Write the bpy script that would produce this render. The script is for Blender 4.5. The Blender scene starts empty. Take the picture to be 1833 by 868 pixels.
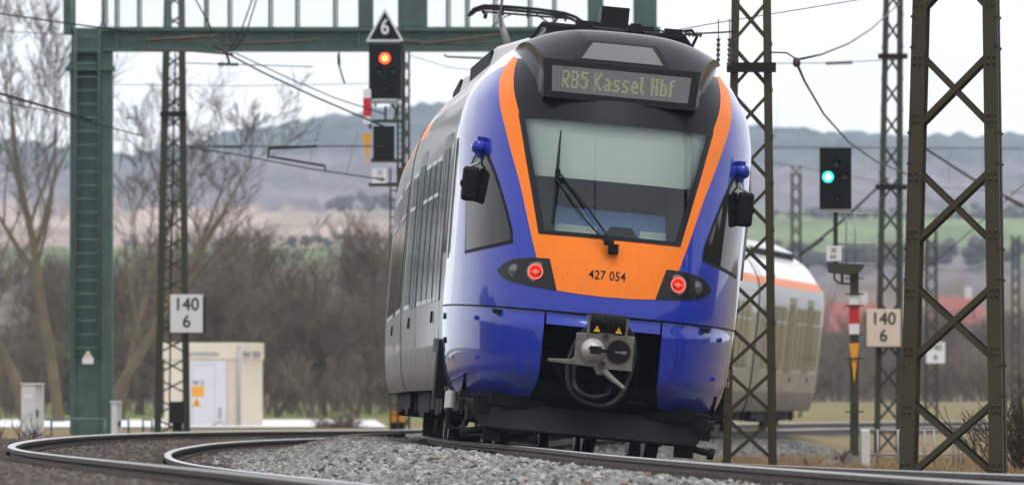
import bpy, bmesh, math, random
import numpy as np
from mathutils import Vector, Matrix
random.seed(7)
S = bpy.context.scene
COL = S.collection
R = math.radians
PI = math.pi
# ------------------------------------------------------------------ camera frame (pinhole figures taken from the photograph)
F, HY, CX, CZ = 15540., 732., 916.5, .42
def at(px, py, Y):
    return Vector(((px-CX)/F*Y, Y, CZ+(HY-py)/F*Y))
def xat(px, Y): return (px-CX)/F*Y
def zat(py, Y): return CZ+(HY-py)/F*Y

def interp(tab, v):
    n = len(tab)
    if v <= tab[0][0]: return tab[0][1]
    if v >= tab[-1][0]: return tab[-1][1]
    def sl(i): return (tab[i+1][1]-tab[i][1])/(tab[i+1][0]-tab[i][0])
    for i in range(n-1):
        if v <= tab[i+1][0]: break
    def m(k):
        if k == 0: return sl(0)
        if k == n-1: return sl(n-2)
        a, b = sl(k-1), sl(k)
        return 0. if a*b <= 0 else 2*a*b/(a+b)
    h = tab[i+1][0]-tab[i][0]; t = (v-tab[i][0])/h
    return ((2*t**3-3*t*t+1)*tab[i][1]+(t**3-2*t*t+t)*h*m(i)+(-2*t**3+3*t*t)*tab[i+1][1]+(t**3-t*t)*h*m(i+1))
def lerp(a, b, t): return a+(b-a)*t
def sstep(a, b, v):
    t = min(max((v-a)/(b-a), 0), 1); return t*t*(3-2*t)

# ------------------------------------------------------------------ objects
def tag(o, label=None, cat=None, group=None, kind=None):
    if label: o['label'] = label
    if cat: o['category'] = cat
    if group: o['group'] = group
    if kind: o['kind'] = kind
    return o
def empty(name, loc=(0, 0, 0), rz=0, parent=None):
    o = bpy.data.objects.new(name, None); COL.objects.link(o)
    o.location = loc; o.rotation_euler = (0, 0, rz); o.empty_display_size = .2
    if parent: o.parent = parent
    return o
class MB:
    def __init__(s): s.v = []; s.f = []; s.m = []
    def add(s, vs, fs, mi=0):
        b = len(s.v); s.v += [tuple(p) for p in vs]
        for f in fs: s.f.append(tuple(b+i for i in f)); s.m.append(mi)
        return s
    def box(s, c, size, mi=0, rz=0, M=None):
        hx, hy, hz = [a/2 for a in size]
        vs = [Vector((x, y, z)) for x in (-hx, hx) for y in (-hy, hy) for z in (-hz, hz)]
        T = Matrix.Translation(c) @ (M.to_4x4() if M else Matrix.Rotation(rz, 4, 'Z'))
        vs = [T @ p for p in vs]
        return s.add(vs, [(0, 1, 3, 2), (4, 6, 7, 5), (0, 4, 5, 1), (2, 3, 7, 6), (0, 2, 6, 4), (1, 5, 7, 3)], mi)
    def bx(s, a, b, mi=0):
        c = [(p+q)/2 for p, q in zip(a, b)]; d = [abs(p-q) for p, q in zip(a, b)]
        return s.box(c, d, mi)
    def bar(s, a, b, w, h, up=(0, 0, 1), mi=0):
        a = Vector(a); b = Vector(b); d = (b-a)
        if d.length < 1e-6: return s
        d.normalize(); up = Vector(up)
        if abs(d.dot(up)) > .99: up = Vector((0, 1, 0)) if abs(d.y) < .9 else Vector((1, 0, 0))
        x = d.cross(up).normalized(); y = x.cross(d)
        vs = []
        for p in (a, b):
            for sx, sy in ((-1, -1), (1, -1), (1, 1), (-1, 1)): vs.append(p+x*sx*w/2+y*sy*h/2)
        return s.add(vs, [(3, 2, 1, 0), (4, 5, 6, 7), (0, 1, 5, 4), (1, 2, 6, 5), (2, 3, 7, 6), (3, 0, 4, 7)], mi)
    def tube(s, pts, r, n=8, mi=0, cap=True):
        pts = [Vector(p) for p in pts]; k = len(pts)
        rr = r if isinstance(r, (list, tuple)) else [r]*k
        b = len(s.v); px = None
        for i, p in enumerate(pts):
            d = pts[min(i+1, k-1)]-pts[max(i-1, 0)]
            if d.length < 1e-9: d = Vector((0, 0, 1))
            d.normalize()
            if px is None:
                u = Vector((0, 0, 1)) if abs(d.z) < .9 else Vector((1, 0, 0))
                px = d.cross(u).normalized()
            else:
                px = (px-d*px.dot(d))
                if px.length < 1e-6: px = d.orthogonal()
                px.normalize()
            py = d.cross(px)
            for j in range(n):
                a = 2*PI*j/n; s.v.append(tuple(p+(px*math.cos(a)+py*math.sin(a))*rr[i]))
        for i in range(k-1):
            for j in range(n):
                s.f.append((b+i*n+j, b+i*n+(j+1) % n, b+(i+1)*n+(j+1) % n, b+(i+1)*n+j)); s.m.append(mi)
        if cap and n > 2:
            s.f.append(tuple(b+j for j in reversed(range(n)))); s.m.append(mi)
            s.f.append(tuple(b+(k-1)*n+j for j in range(n))); s.m.append(mi)
        return s
    def cyl(s, a, b, r, n=20, mi=0, r2=None): return s.tube([a, b], [r, r if r2 is None else r2], n, mi)
    def lathe(s, c, axis, prof, n=24, mi=0, caps=True):
        axis = Vector(axis).normalized(); x = axis.orthogonal().normalized(); y = axis.cross(x); c = Vector(c)
        b = len(s.v)
        for (r, h) in prof:
            for j in range(n):
                a = 2*PI*j/n; s.v.append(tuple(c+axis*h+(x*math.cos(a)+y*math.sin(a))*r))
        for i in range(len(prof)-1):
            for j in range(n):
                s.f.append((b+i*n+j, b+i*n+(j+1) % n, b+(i+1)*n+(j+1) % n, b+(i+1)*n+j)); s.m.append(mi)
        if not caps: return s
        s.f.append(tuple(b+j for j in reversed(range(n)))); s.m.append(mi)
        s.f.append(tuple(b+(len(prof)-1)*n+j for j in range(n))); s.m.append(mi)
        return s
    def prism(s, poly, e, org=(0, 0, 0), ux=(1, 0, 0), uy=(0, 0, 1), mi=0):
        """poly in (ux,uy) plane at org, extruded by vector e"""
        o = Vector(org); ux = Vector(ux); uy = Vector(uy); e = Vector(e); n = len(poly)
        vs = [o+ux*a+uy*b for a, b in poly]; vs += [p+e for p in vs]
        fs = [tuple(range(n)), tuple(reversed(range(n, 2*n)))]+[(i, n+i, n+(i+1) % n, (i+1) % n) for i in range(n)]
        return s.add(vs, fs, mi)
    def grid(s, rows, mi=0, close=False):
        b = len(s.v); n = len(rows[0])
        for r in rows: s.v += [tuple(p) for p in r]
        for i in range(len(rows)-1):
            for j in range(n if close else n-1):
                s.f.append((b+i*n+j, b+i*n+(j+1) % n, b+(i+1)*n+(j+1) % n, b+(i+1)*n+j)); s.m.append(mi)
        return s
    def build(s, name, mats, parent=None, smooth=False, normals=True, bevel=0, auto=None):
        me = bpy.data.meshes.new(name); me.from_pydata(s.v, [], s.f)
        mats = mats if isinstance(mats, (list, tuple)) else [mats]
        for m in mats: me.materials.append(m)
        if len(mats) > 1: me.polygons.foreach_set('material_index', s.m)
        if normals:
            bm = bmesh.new(); bm.from_mesh(me)
            bmesh.ops.recalc_face_normals(bm, faces=bm.faces); bm.to_mesh(me); bm.free()
        if smooth:
            me.polygons.foreach_set('use_smooth', [True]*len(me.polygons))
            if auto: me.set_sharp_from_angle(angle=R(auto))
        me.update()
        o = bpy.data.objects.new(name, me); COL.objects.link(o)
        if parent: o.parent = parent
        if bevel:
            b = o.modifiers.new('bevel', 'BEVEL'); b.width = bevel; b.segments = 2; b.limit_method = 'ANGLE'; b.angle_limit = R(40)
        return o
def copy_tree(o, parent=None):
    c = o.copy(); COL.objects.link(c); c.parent = parent
    for ch in list(o.children): copy_tree(ch, c)
    return c
_fontcache = {}
def text_polys(txt, size, spacing=1.0, bold=0.0):
    cu = bpy.data.curves.new('lettering', 'FONT'); cu.body = txt; cu.size = size; cu.align_x = 'CENTER'; cu.align_y = 'CENTER'
    cu.space_character = spacing; cu.offset = bold; cu.resolution_u = 6
    o = bpy.data.objects.new('lettering', cu); COL.objects.link(o)
    dg = bpy.context.evaluated_depsgraph_get(); dg.update()
    me = o.evaluated_get(dg).to_mesh()
    vs = [tuple(v.co) for v in me.vertices]; fs = [tuple(p.vertices) for p in me.polygons]
    o.evaluated_get(dg).to_mesh_clear()
    bpy.data.objects.remove(o); bpy.data.curves.remove(cu)
    return vs, fs
def text_obj(name, txt, size, mat, org, ux, uy, parent=None, spacing=1.0, bold=0.0, sx=1.0, th=.003):
    vs, fs = text_polys(txt, size, spacing, bold)
    ux = Vector(ux); uy = Vector(uy); org = Vector(org); nz_ = ux.cross(uy)
    mb = MB(); w_ = size*.016
    for k, (dx, dy) in enumerate(((0, 0), (-w_, 0), (w_, 0), (0, w_), (0, -w_))):
        mb.add([org+ux*(v[0]*sx+dx)+uy*(v[1]+dy)+nz_*.0004*k for v in vs], fs)
    return mb.build(name, mat, parent, normals=False)

# ------------------------------------------------------------------ materials
def mat(name, col, rough=.5, metal=0., var=.0, vscale=3., bump=0., bscale=40., emit=None, estr=0., coat=0., spec=.5, col2=None, obj=True, stretch=None, vcontrast=(.3, .7)):
    m = bpy.data.materials.new(name); m.use_nodes = True
    nt = m.node_tree; b = nt.nodes['Principled BSDF']
    b.inputs['Base Color'].default_value = (*col, 1); b.inputs['Roughness'].default_value = rough; b.inputs['Metallic'].default_value = metal
    b.inputs['Specular IOR Level'].default_value = spec
    if coat: b.inputs['Coat Weight'].default_value = coat; b.inputs['Coat Roughness'].default_value = .04
    if emit: b.inputs['Emission Color'].default_value = (*emit, 1); b.inputs['Emission Strength'].default_value = estr
    if var or bump or col2:
        tc = nt.nodes.new('ShaderNodeTexCoord')
        src = tc.outputs['Object' if obj else 'Generated']
        if stretch:
            mp = nt.nodes.new('ShaderNodeMapping'); mp.inputs['Scale'].default_value = stretch
            nt.links.new(src, mp.inputs['Vector']); src = mp.outputs['Vector']
    if var or col2:
        n = nt.nodes.new('ShaderNodeTexNoise'); n.inputs['Scale'].default_value = vscale; n.inputs['Detail'].default_value = 6; n.inputs['Roughness'].default_value = .6
        nt.links.new(src, n.inputs['Vector'])
        mr = nt.nodes.new('ShaderNodeMapRange'); mr.inputs[1].default_value = vcontrast[0]; mr.inputs[2].default_value = vcontrast[1]
        nt.links.new(n.outputs['Fac'], mr.inputs[0])
        mx = nt.nodes.new('ShaderNodeMix'); mx.data_type = 'RGBA'
        c2 = col2 if col2 else tuple(max(0, c*(1-var)) for c in col)
        mx.inputs[6].default_value = (*col, 1); mx.inputs[7].default_value = (*c2, 1)
        nt.links.new(mr.outputs[0], mx.inputs[0]); nt.links.new(mx.outputs[2], b.inputs['Base Color'])
        m['mix'] = mx.name
    if bump:
        n2 = nt.nodes.new('ShaderNodeTexNoise'); n2.inputs['Scale'].default_value = bscale; n2.inputs['Detail'].default_value = 4
        nt.links.new(src, n2.inputs['Vector'])
        bp = nt.nodes.new('ShaderNodeBump'); bp.inputs['Strength'].default_value = bump; bp.inputs['Distance'].default_value = .01
        nt.links.new(n2.outputs['Fac'], bp.inputs['Height']); nt.links.new(bp.outputs[0], b.inputs['Normal'])
    return m
BLUE = (.010, .031, .36)
M = {}
M['blue'] = mat('blue_paint', BLUE, .3, var=.16, vscale=2.2, coat=1.0, spec=.15)
M['blue'].node_tree.nodes['Principled BSDF'].inputs['Coat IOR'].default_value = 1.36
M['orange'] = mat('orange_paint', (.90, .20, .004), .38, var=.05, vscale=4, coat=.0, spec=.3)
M['black_gloss'] = mat('anthracite_gloss', (.012, .012, .017), .2, spec=.17)
M['black'] = mat('black_rubber', (.012, .012, .013), .55, spec=.15, var=.3, vscale=9)
M['under'] = mat('underframe_black', (.008, .008, .008), .75, spec=.15, var=.5, vscale=5, col2=(.018, .015, .013))
M['plow'] = mat('plough_steel', (.014, .014, .016), .55, spec=.35, var=.4, vscale=6, bump=.15, bscale=25)
M['silver'] = mat('silver_side_paint', (.235, .226, .200), .42, metal=.25, var=.22, vscale=1.6, coat=.35, stretch=(1, .35, 2.2))
M['silver_low'] = mat('dark_sole_bar', (.17, .160, .145), .4, metal=.2, var=.35, vscale=1.6, stretch=(1, .35, 2.2))
M['white'] = mat('white_paint', (.74, .75, .77), .28, var=.08, vscale=2, coat=.5)
M['roofgrey'] = mat('roof_white', (.66, .66, .68), .45, var=.3, vscale=1.5)
M['winglass'] = mat('dark_window_glass', (.010, .012, .011), .05, spec=.42)
M['frame'] = mat('window_frame', (.42, .43, .44), .35, metal=.4)
M['steel'] = mat('coupler_steel', (.175, .17, .155), .5, metal=.35, var=.35, vscale=14, bump=.2, bscale=60)
M['steel_light'] = mat('coupler_cone', (.50, .49, .47), .4, metal=.2, var=.2, vscale=12)
M['wheel'] = mat('wheel_steel', (.10, .095, .09), .4, metal=.7)
M['railtop'] = mat('rail_running_surface', (.50, .49, .48), .28, metal=.9, var=.25, vscale=3, stretch=(1, .2, 1))
M['railside'] = mat('rail_side_rust', (.125, .108, .095), .65, metal=.2, spec=.15, var=.45, vscale=4, bump=.2, bscale=50)
M['green'] = mat('green_steel_paint', (.075, .125, .110), .5, spec=.15, var=.35, vscale=2.5, bump=.05, bscale=20, vcontrast=(.35, .75))
M['green_lt'] = mat('pale_green_steel', (.10, .165, .145), .5, var=.3, vscale=3)
M['mast'] = mat('olive_mast_steel', (.052, .054, .032), .6, spec=.15, var=.4, vscale=1.3, col2=(.050, .038, .024), bump=.12, bscale=30)
M['mast_dark_shaded'] = mat('dark_shaded_mast_steel', (.014, .015, .011), .6, spec=.15, var=.4, vscale=1.6, col2=(.02, .013, .010), bump=.1, bscale=30)  # near-black copy with shade in its colour for bracing; also dark fittings
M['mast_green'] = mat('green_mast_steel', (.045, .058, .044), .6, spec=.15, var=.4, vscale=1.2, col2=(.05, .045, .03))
M['concrete'] = mat('concrete', (.27, .25, .22), .85, var=.35, vscale=5, bump=.3, bscale=20)
M['signal_black'] = mat('signal_screen_black', (.008, .009, .011), .55, spec=.15)
M['white_sign'] = mat('white_enamel', (.70, .71, .73), .4, var=.06, vscale=4)
M['cream_sign'] = mat('cream_enamel', (.68, .58, .48), .45, var=.10, vscale=5)
M['ink'] = mat('sign_black', (.008, .009, .010), .5, spec=.15)
M['red'] = mat('sign_red', (.50, .012, .020), .45)
M['yellow'] = mat('sign_orange_yellow', (.72, .31, .012), .5, var=.08, vscale=5)
M['warn'] = mat('warning_yellow', (.80, .42, .01), .5)
M['grey_cab'] = mat('cabinet_grey', (.60, .61, .63), .5, var=.07, vscale=3)
M['hut'] = mat('cream_hut_wall', (.62, .55, .44), .7, var=.1, vscale=2)
M['hut_pink'] = mat('hut_panel', (.58, .48, .40), .7, var=.1, vscale=2)
M['door'] = mat('hut_door', (.56, .57, .60), .55, var=.06, vscale=2)
M['wire'] = mat('wire_dark', (.03, .03, .032), .5, metal=.5, spec=.15)
M['insul'] = mat('insulator_brown', (.035, .026, .024), .3)
M['rusty'] = mat('rusty_tube', (.09, .055, .038), .7, var=.4, vscale=6)
M['zinc'] = mat('galvanised_steel', (.36, .37, .37), .5, metal=.5, var=.25, vscale=4)
M['bark'] = mat('bark_mossy', (.14, .105, .045), .9, var=.4, vscale=.8, col2=(.06, .05, .032))
M['twig'] = mat('bare_twigs', (.085, .062, .046), .9, var=.3, vscale=.6, col2=(.055, .042, .034))
M['twig2'] = mat('brown_twigs', (.175, .128, .096), .95, var=.4, vscale=.4, col2=(.095, .074, .058))
M['housewall'] = mat('house_wall', (.55, .54, .52), .8)
M['roofred'] = mat('red_tiles', (.30, .085, .065), .8, var=.2, vscale=1)
M['lamp_red'] = mat('red_lamp', (.25, .008, .006), .3, spec=.2, emit=(1., .03, .02), estr=.36)
M['lamp_red_hot'] = mat('red_lamp_core', (.3, .03, .02), .3, spec=.2, emit=(1., .14, .10), estr=.9)
M['lamp_sig_red'] = mat('signal_red_light', (.6, .02, .01), .2, emit=(1., .05, .01), estr=3.5)
M['lamp_sig_redc'] = mat('signal_red_core', (.6, .1, .01), .2, emit=(1., .28, .06), estr=5)
M['lamp_green'] = mat('signal_green_light', (.02, .5, .4), .2, emit=(.02, .85, .72), estr=1.6)
M['lamp_greenc'] = mat('signal_green_core', (.1, .8, .7), .2, emit=(.55, 1., .95), estr=5)
M['led'] = mat('display_letters', (.10, .11, .05), .5, emit=(.40, .42, .25), estr=.24)
M['dispglass'] = mat('display_glass', (.060, .070, .070), .12, coat=.6)
M['hoodwin'] = mat('camera_window', (.11, .115, .115), .4)
M['blind'] = mat('roller_blind', (.78, .79, .72), .8)
M['dash'] = mat('cab_desk_blue', (.20, .30, .56), .6)
M['cabwall'] = mat('cab_back_wall', (.50, .63, .66), .7)
M['lens'] = mat('clear_lamp', (.08, .085, .09), .1, coat=1)
M['lampbed'] = mat('lamp_cluster_black', (.006, .006, .007), .25, spec=.3)
M['mesh'] = mat('wire_mesh_panel', (.45, .47, .48), .5)

def glass_material():
    m = bpy.data.materials.new('windscreen_glass'); m.use_nodes = True; nt = m.node_tree
    nt.nodes.clear()
    out = nt.nodes.new('ShaderNodeOutputMaterial'); t = nt.nodes.new('ShaderNodeBsdfTransparent'); g = nt.nodes.new('ShaderNodeBsdfGlossy')
    fr = nt.nodes.new('ShaderNodeFresnel'); fr.inputs[0].default_value = 1.5
    t.inputs[0].default_value = (.74, .82, .81, 1); g.inputs['Roughness'].default_value = .02; g.inputs[0].default_value = (.92, .97, 1, 1)
    mx = nt.nodes.new('ShaderNodeMixShader')
    nt.links.new(fr.outputs[0], mx.inputs[0]); nt.links.new(t.outputs[0], mx.inputs[1]); nt.links.new(g.outputs[0], mx.inputs[2])
    nt.links.new(mx.outputs[0], out.inputs[0])
    return m
M['glass'] = glass_material()

def stone_material(name, cols, rough=.9):
    m = bpy.data.materials.new(name); m.use_nodes = True; nt = m.node_tree; b = nt.nodes['Principled BSDF']
    g = nt.nodes.new('ShaderNodeNewGeometry'); cr = nt.nodes.new('ShaderNodeValToRGB')
    cr.color_ramp.interpolation = 'CONSTANT'
    els = cr.color_ramp.elements
    for i, (p, c) in enumerate(cols):
        e = els[i] if i < 2 else els.new(p)
        e.position = p; e.color = (*c, 1)
    nt.links.new(g.outputs['Random Per Island'], cr.inputs[0])
    tc = nt.nodes.new('ShaderNodeTexCoord'); n = nt.nodes.new('ShaderNodeTexNoise'); n.inputs['Scale'].default_value = 38; n.inputs['Detail'].default_value = 5
    nt.links.new(tc.outputs['Object'], n.inputs['Vector'])
    mr = nt.nodes.new('ShaderNodeMapRange'); mr.inputs[1].default_value = .3; mr.inputs[2].default_value = .7; mr.inputs[3].default_value = .7; mr.inputs[4].default_value = 1.2
    nt.links.new(n.outputs['Fac'], mr.inputs[0])
    mx = nt.nodes.new('ShaderNodeMix'); mx.data_type = 'RGBA'; mx.blend_type = 'MULTIPLY'; mx.inputs[0].default_value = 1
    nt.links.new(cr.outputs[0], mx.inputs[6]); nt.links.new(mr.outputs[0], mx.inputs[7]); nt.links.new(mx.outputs[2], b.inputs['Base Color'])
    b.inputs['Roughness'].default_value = rough; b.inputs['Specular IOR Level'].default_value = .3
    return m
M['gravel'] = stone_material('light_gravel', [(0, (.15, .155, .15)), (.25, (.22, .225, .215)), (.5, (.29, .295, .28)), (.7, (.18, .18, .178)), (.82, (.38, .38, .365)), (.90, (.04, .043, .05)), (.965, (.15, .085, .06))])
M['ballast'] = stone_material('dark_ballast', [(0, (.055, .045, .040)), (.25, (.085, .068, .058)), (.5, (.12, .10, .088)), (.68, (.065, .062, .062)), (.82, (.15, .135, .125)), (.93, (.13, .075, .052))])

def wear(m, zlo, zhi, amount, speck=.5):
    nt = m.node_tree; b = nt.nodes['Principled BSDF']; src = b.inputs['Base Color'].links[0].from_socket if b.inputs['Base Color'].links else None
    tc = nt.nodes.new('ShaderNodeTexCoord'); sp = nt.nodes.new('ShaderNodeSeparateXYZ'); nt.links.new(tc.outputs['Object'], sp.inputs[0])
    n = nt.nodes.new('ShaderNodeTexNoise'); n.inputs['Scale'].default_value = 5; n.inputs['Detail'].default_value = 8; n.inputs['Roughness'].default_value = .7
    mp = nt.nodes.new('ShaderNodeMapping'); mp.inputs['Scale'].default_value = (2.2, 1, .5); nt.links.new(tc.outputs['Object'], mp.inputs[0]); nt.links.new(mp.outputs[0], n.inputs['Vector'])
    def math_(op, a, c, clamp=False):
        k = nt.nodes.new('ShaderNodeMath'); k.operation = op; k.use_clamp = clamp
        for i, q in enumerate((a, c)):
            if isinstance(q, (int, float)): k.inputs[i].default_value = q
            else: nt.links.new(q, k.inputs[i])
        return k.outputs[0]
    zr = nt.nodes.new('ShaderNodeMapRange'); zr.inputs[1].default_value = zhi; zr.inputs[2].default_value = zlo; nt.links.new(sp.outputs[2], zr.inputs[0])
    nr = nt.nodes.new('ShaderNodeMapRange'); nr.inputs[1].default_value = .40; nr.inputs[2].default_value = .72; nt.links.new(n.outputs['Fac'], nr.inputs[0])
    dirt = math_('MULTIPLY', math_('ADD', math_('MULTIPLY', zr.outputs[0], .9), .12), math_('MULTIPLY', nr.outputs[0], amount), True)
    v = nt.nodes.new('ShaderNodeTexVoronoi'); v.inputs['Scale'].default_value = 26; nt.links.new(tc.outputs['Object'], v.inputs['Vector'])
    sv = nt.nodes.new('ShaderNodeSeparateColor'); nt.links.new(v.outputs['Color'], sv.inputs[0])
    dot = math_('MULTIPLY', math_('LESS_THAN', v.outputs['Distance'], .16), math_('GREATER_THAN', sv.outputs[0], .80)); dot = math_('MULTIPLY', dot, speck)
    mx = nt.nodes.new('ShaderNodeMix'); mx.data_type = 'RGBA'; mx.inputs[7].default_value = (.10, .085, .07, 1)
    if src: nt.links.new(src, mx.inputs[6])
    else: mx.inputs[6].default_value = b.inputs['Base Color'].default_value
    nt.links.new(dirt, mx.inputs[0])
    m2 = nt.nodes.new('ShaderNodeMix'); m2.data_type = 'RGBA'; m2.inputs[7].default_value = (.03, .025, .02, 1); nt.links.new(dot, m2.inputs[0]); nt.links.new(mx.outputs[2], m2.inputs[6])
    nt.links.new(m2.outputs[2], b.inputs['Base Color'])
    r0 = b.inputs['Roughness'].default_value
    rm = nt.nodes.new('ShaderNodeMapRange'); rm.inputs[3].default_value = r0; rm.inputs[4].default_value = min(1, r0+.35); nt.links.new(dirt, rm.inputs[0]); nt.links.new(rm.outputs[0], b.inputs['Roughness'])
wear(M['blue'], .45, 1.0, .55, .35); wear(M['orange'], 1.2, 2.0, .22, .45); wear(M['silver'], .5, 1.6, .4, 0); wear(M['silver_low'], .5, 1.6, .6, 0)
# ------------------------------------------------------------------ track geometry
def smooth(fn, w):
    def g(y): return sum(fn(y+o*w) for o in (-1, -.5, 0, .5, 1))/5
    return g
_near = [(0, 3.6), (20, 1.75), (40, -.05), (58, -1.95), (77, -3.72), (101, -4.65), (121, -4.85), (141, -4.25), (160, -2.85), (175, -1.35), (198, 1.65), (260, 11.5), (330, 24)]
Xn = smooth(lambda y: interp(_near, y), 7)
Zn = smooth(lambda y: interp([(40, .012), (101, .020), (141, .0), (175, -.045), (198, -.05)], y), 6)
def Ct_n(y): return interp([(40, .14), (90, .125), (120, .12), (180, .11)], y)      # super-elevation, outer minus inner rail
_trn = [(0, 8.0), (35, 4.95), (48.7, 3.6), (59.8, 2.5), (72, 1.5), (84, .775)]
def _xt(y):
    if y <= 84: return interp(_trn, y)
    if y < 118: return interp([(72, 1.5), (84, .775), (98.5, .04), (118, -.40), (130, -.25)], y)
    return -.4+(y-118)**2/1280
Xt = smooth(_xt, 6)
def Zt(y): return 0.
def Ct_t(y): return interp([(35, 0.0), (50, .01), (70, .085), (84, .138), (200, .138)], y)
def frame(Xf, Zf, Cf, y):
    x = Xf(y); sl = (Xf(y+.5)-Xf(y-.5)); n = Vector((1, -sl, 0)).normalized()
    return Vector((x, y, Zf(y))), n, Cf(y)/1.5
def tp(Xf, Zf, Cf, y, u, dz):
    c, n, k = frame(Xf, Zf, Cf, y)
    return Vector((c.x+n.x*u, c.y+n.y*u, c.z-k*u+dz))

def track(name, label, Xf, Zf, Cf, y0, y1, group):
    root = empty(name, (Xf(y0), y0, 0)); tag(root, label, 'railway track', group)
    inv = Vector(root.location)
    prof = [(-.062, -.172), (.062, -.172), (.062, -.160), (.012, -.140), (.010, -.055), (.035, -.040), (.036, -.008), (.028, 0.), (-.028, 0.), (-.036, -.008), (-.035, -.040), (-.010, -.055), (-.012, -.140), (-.062, -.160)]
    ys = []; y = y0
    while y < y1: ys.append(y); y += .5
    for s in (-1, 1):
        mb = MB(); rows = []
        for y in ys: rows.append([tp(Xf, Zf, Cf, y, s*.7525+a, b)-inv for a, b in prof])
        n = len(prof)
        for r in rows: mb.v += [tuple(p) for p in r]
        for i in range(len(rows)-1):
            for j in range(n):
                mb.f.append((i*n+j, i*n+(j+1) % n, (i+1)*n+(j+1) % n, (i+1)*n+j)); mb.m.append(1 if j in (6, 7, 8) else 0)
        mb.build('rail', [M['railside'], M['railtop']], root)
    sl = MB(); cl = MB(); y = y0+.3
    while y < y1:
        c, n, k = frame(Xf, Zf, Cf, y)
        t = Vector((-n.y, n.x, 0)); up = Vector((k, 0, 1)).normalized()
        a = tp(Xf, Zf, Cf, y, -1.3, -.235)-inv; b = tp(Xf, Zf, Cf, y, 1.3, -.235)-inv
        sl.bar(a, b, .26, .11, up)
        if y < 190:
            for s in (-1, 1):
                for e in (-1, 1):
                    p = tp(Xf, Zf, Cf, y, s*.7525+e*.095, -.150)-inv
                    cl.box(p+Vector((0, 0, .035)), (.09, .13, .08))
        y += .6
    o = sl.build('sleepers', M['concrete'], root); o['kind'] = 'stuff'
    o = cl.build('rail_clips', M['railside'], root); o['kind'] = 'stuff'
    return root
track('railway_track', 'empty curved railway track sweeping left in front of the train', Xn, Zn, Ct_n, 12, 330, 'railway tracks')
track('railway_track', 'canted railway track that the blue and orange train stands on', Xt, Zt, Ct_t, 12, 330, 'railway tracks')

# ------------------------------------------------------------------ ground
def hill_y(px):  # screen height of the skyline of the far hills
    return interp([(-300, 262), (0, 256), (120, 272), (230, 276), (330, 262), (420, 240), (520, 222), (620, 207), (730, 193), (900, 190), (1100, 205), (1350, 228), (1500, 240), (1650, 248), (1833, 252), (2200, 260)], px)
def far_level(x, y):
    a = interp([(0, -.35), (60, -.45), (110, -.40), (150, -.24), (230, -.10), (330, .0), (430, .12), (600, .5), (900, 1.0)], y)
    b = interp([(0, -.35), (60, -.45), (110, -.45), (143, -.62), (190, -.60), (250, -.2), (330, .12), (450, .55), (600, .95), (900, 1.0)], y)
    return lerp(a, b, sstep(-.01, .02, x/max(y, 1)))
def formation(x, y):
    """height of the railway formation near the tracks, and weight"""
    u1 = x-Xn(y); u2 = x-Xt(y)
    k1 = Ct_n(y)/1.5; k2 = Ct_t(y)/1.5
    z1 = Zn(y)-k1*max(-.9, min(2.2, u1))-.145
    z2 = Zt(y)-k2*max(-2.0, min(2.0, u2))-.16
    base = far_level(x, y)
    if u1 <= 0:
        if u1 > -1.2: z = z1
        else:
            z = lerp(z1+.01*sstep(-1.2, -1.7, u1), base+.0, sstep(-2.6, -4.6, u1))
    elif u2 >= 0:
        z = z2 if u2 < 1.3 else lerp(z2, base, sstep(1.3, 3.0, u2))
    else:
        t = u1/max(u1-u2, .1)
        mound = .07*math.exp(-((t-.5)/.16)**2)
        z = lerp(z1, z2, sstep(.3, .72, t))+mound*sstep(60, 80, y)+.03*math.exp(-((t-.5)/.2)**2)
    return z
def ground_z(x, y):
    if y < 330: return formation(x, y)
    return lerp(formation(x, 330), far_level(x, y), sstep(330, 350, y)) if y < 350 else far_level(x, y)
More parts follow.
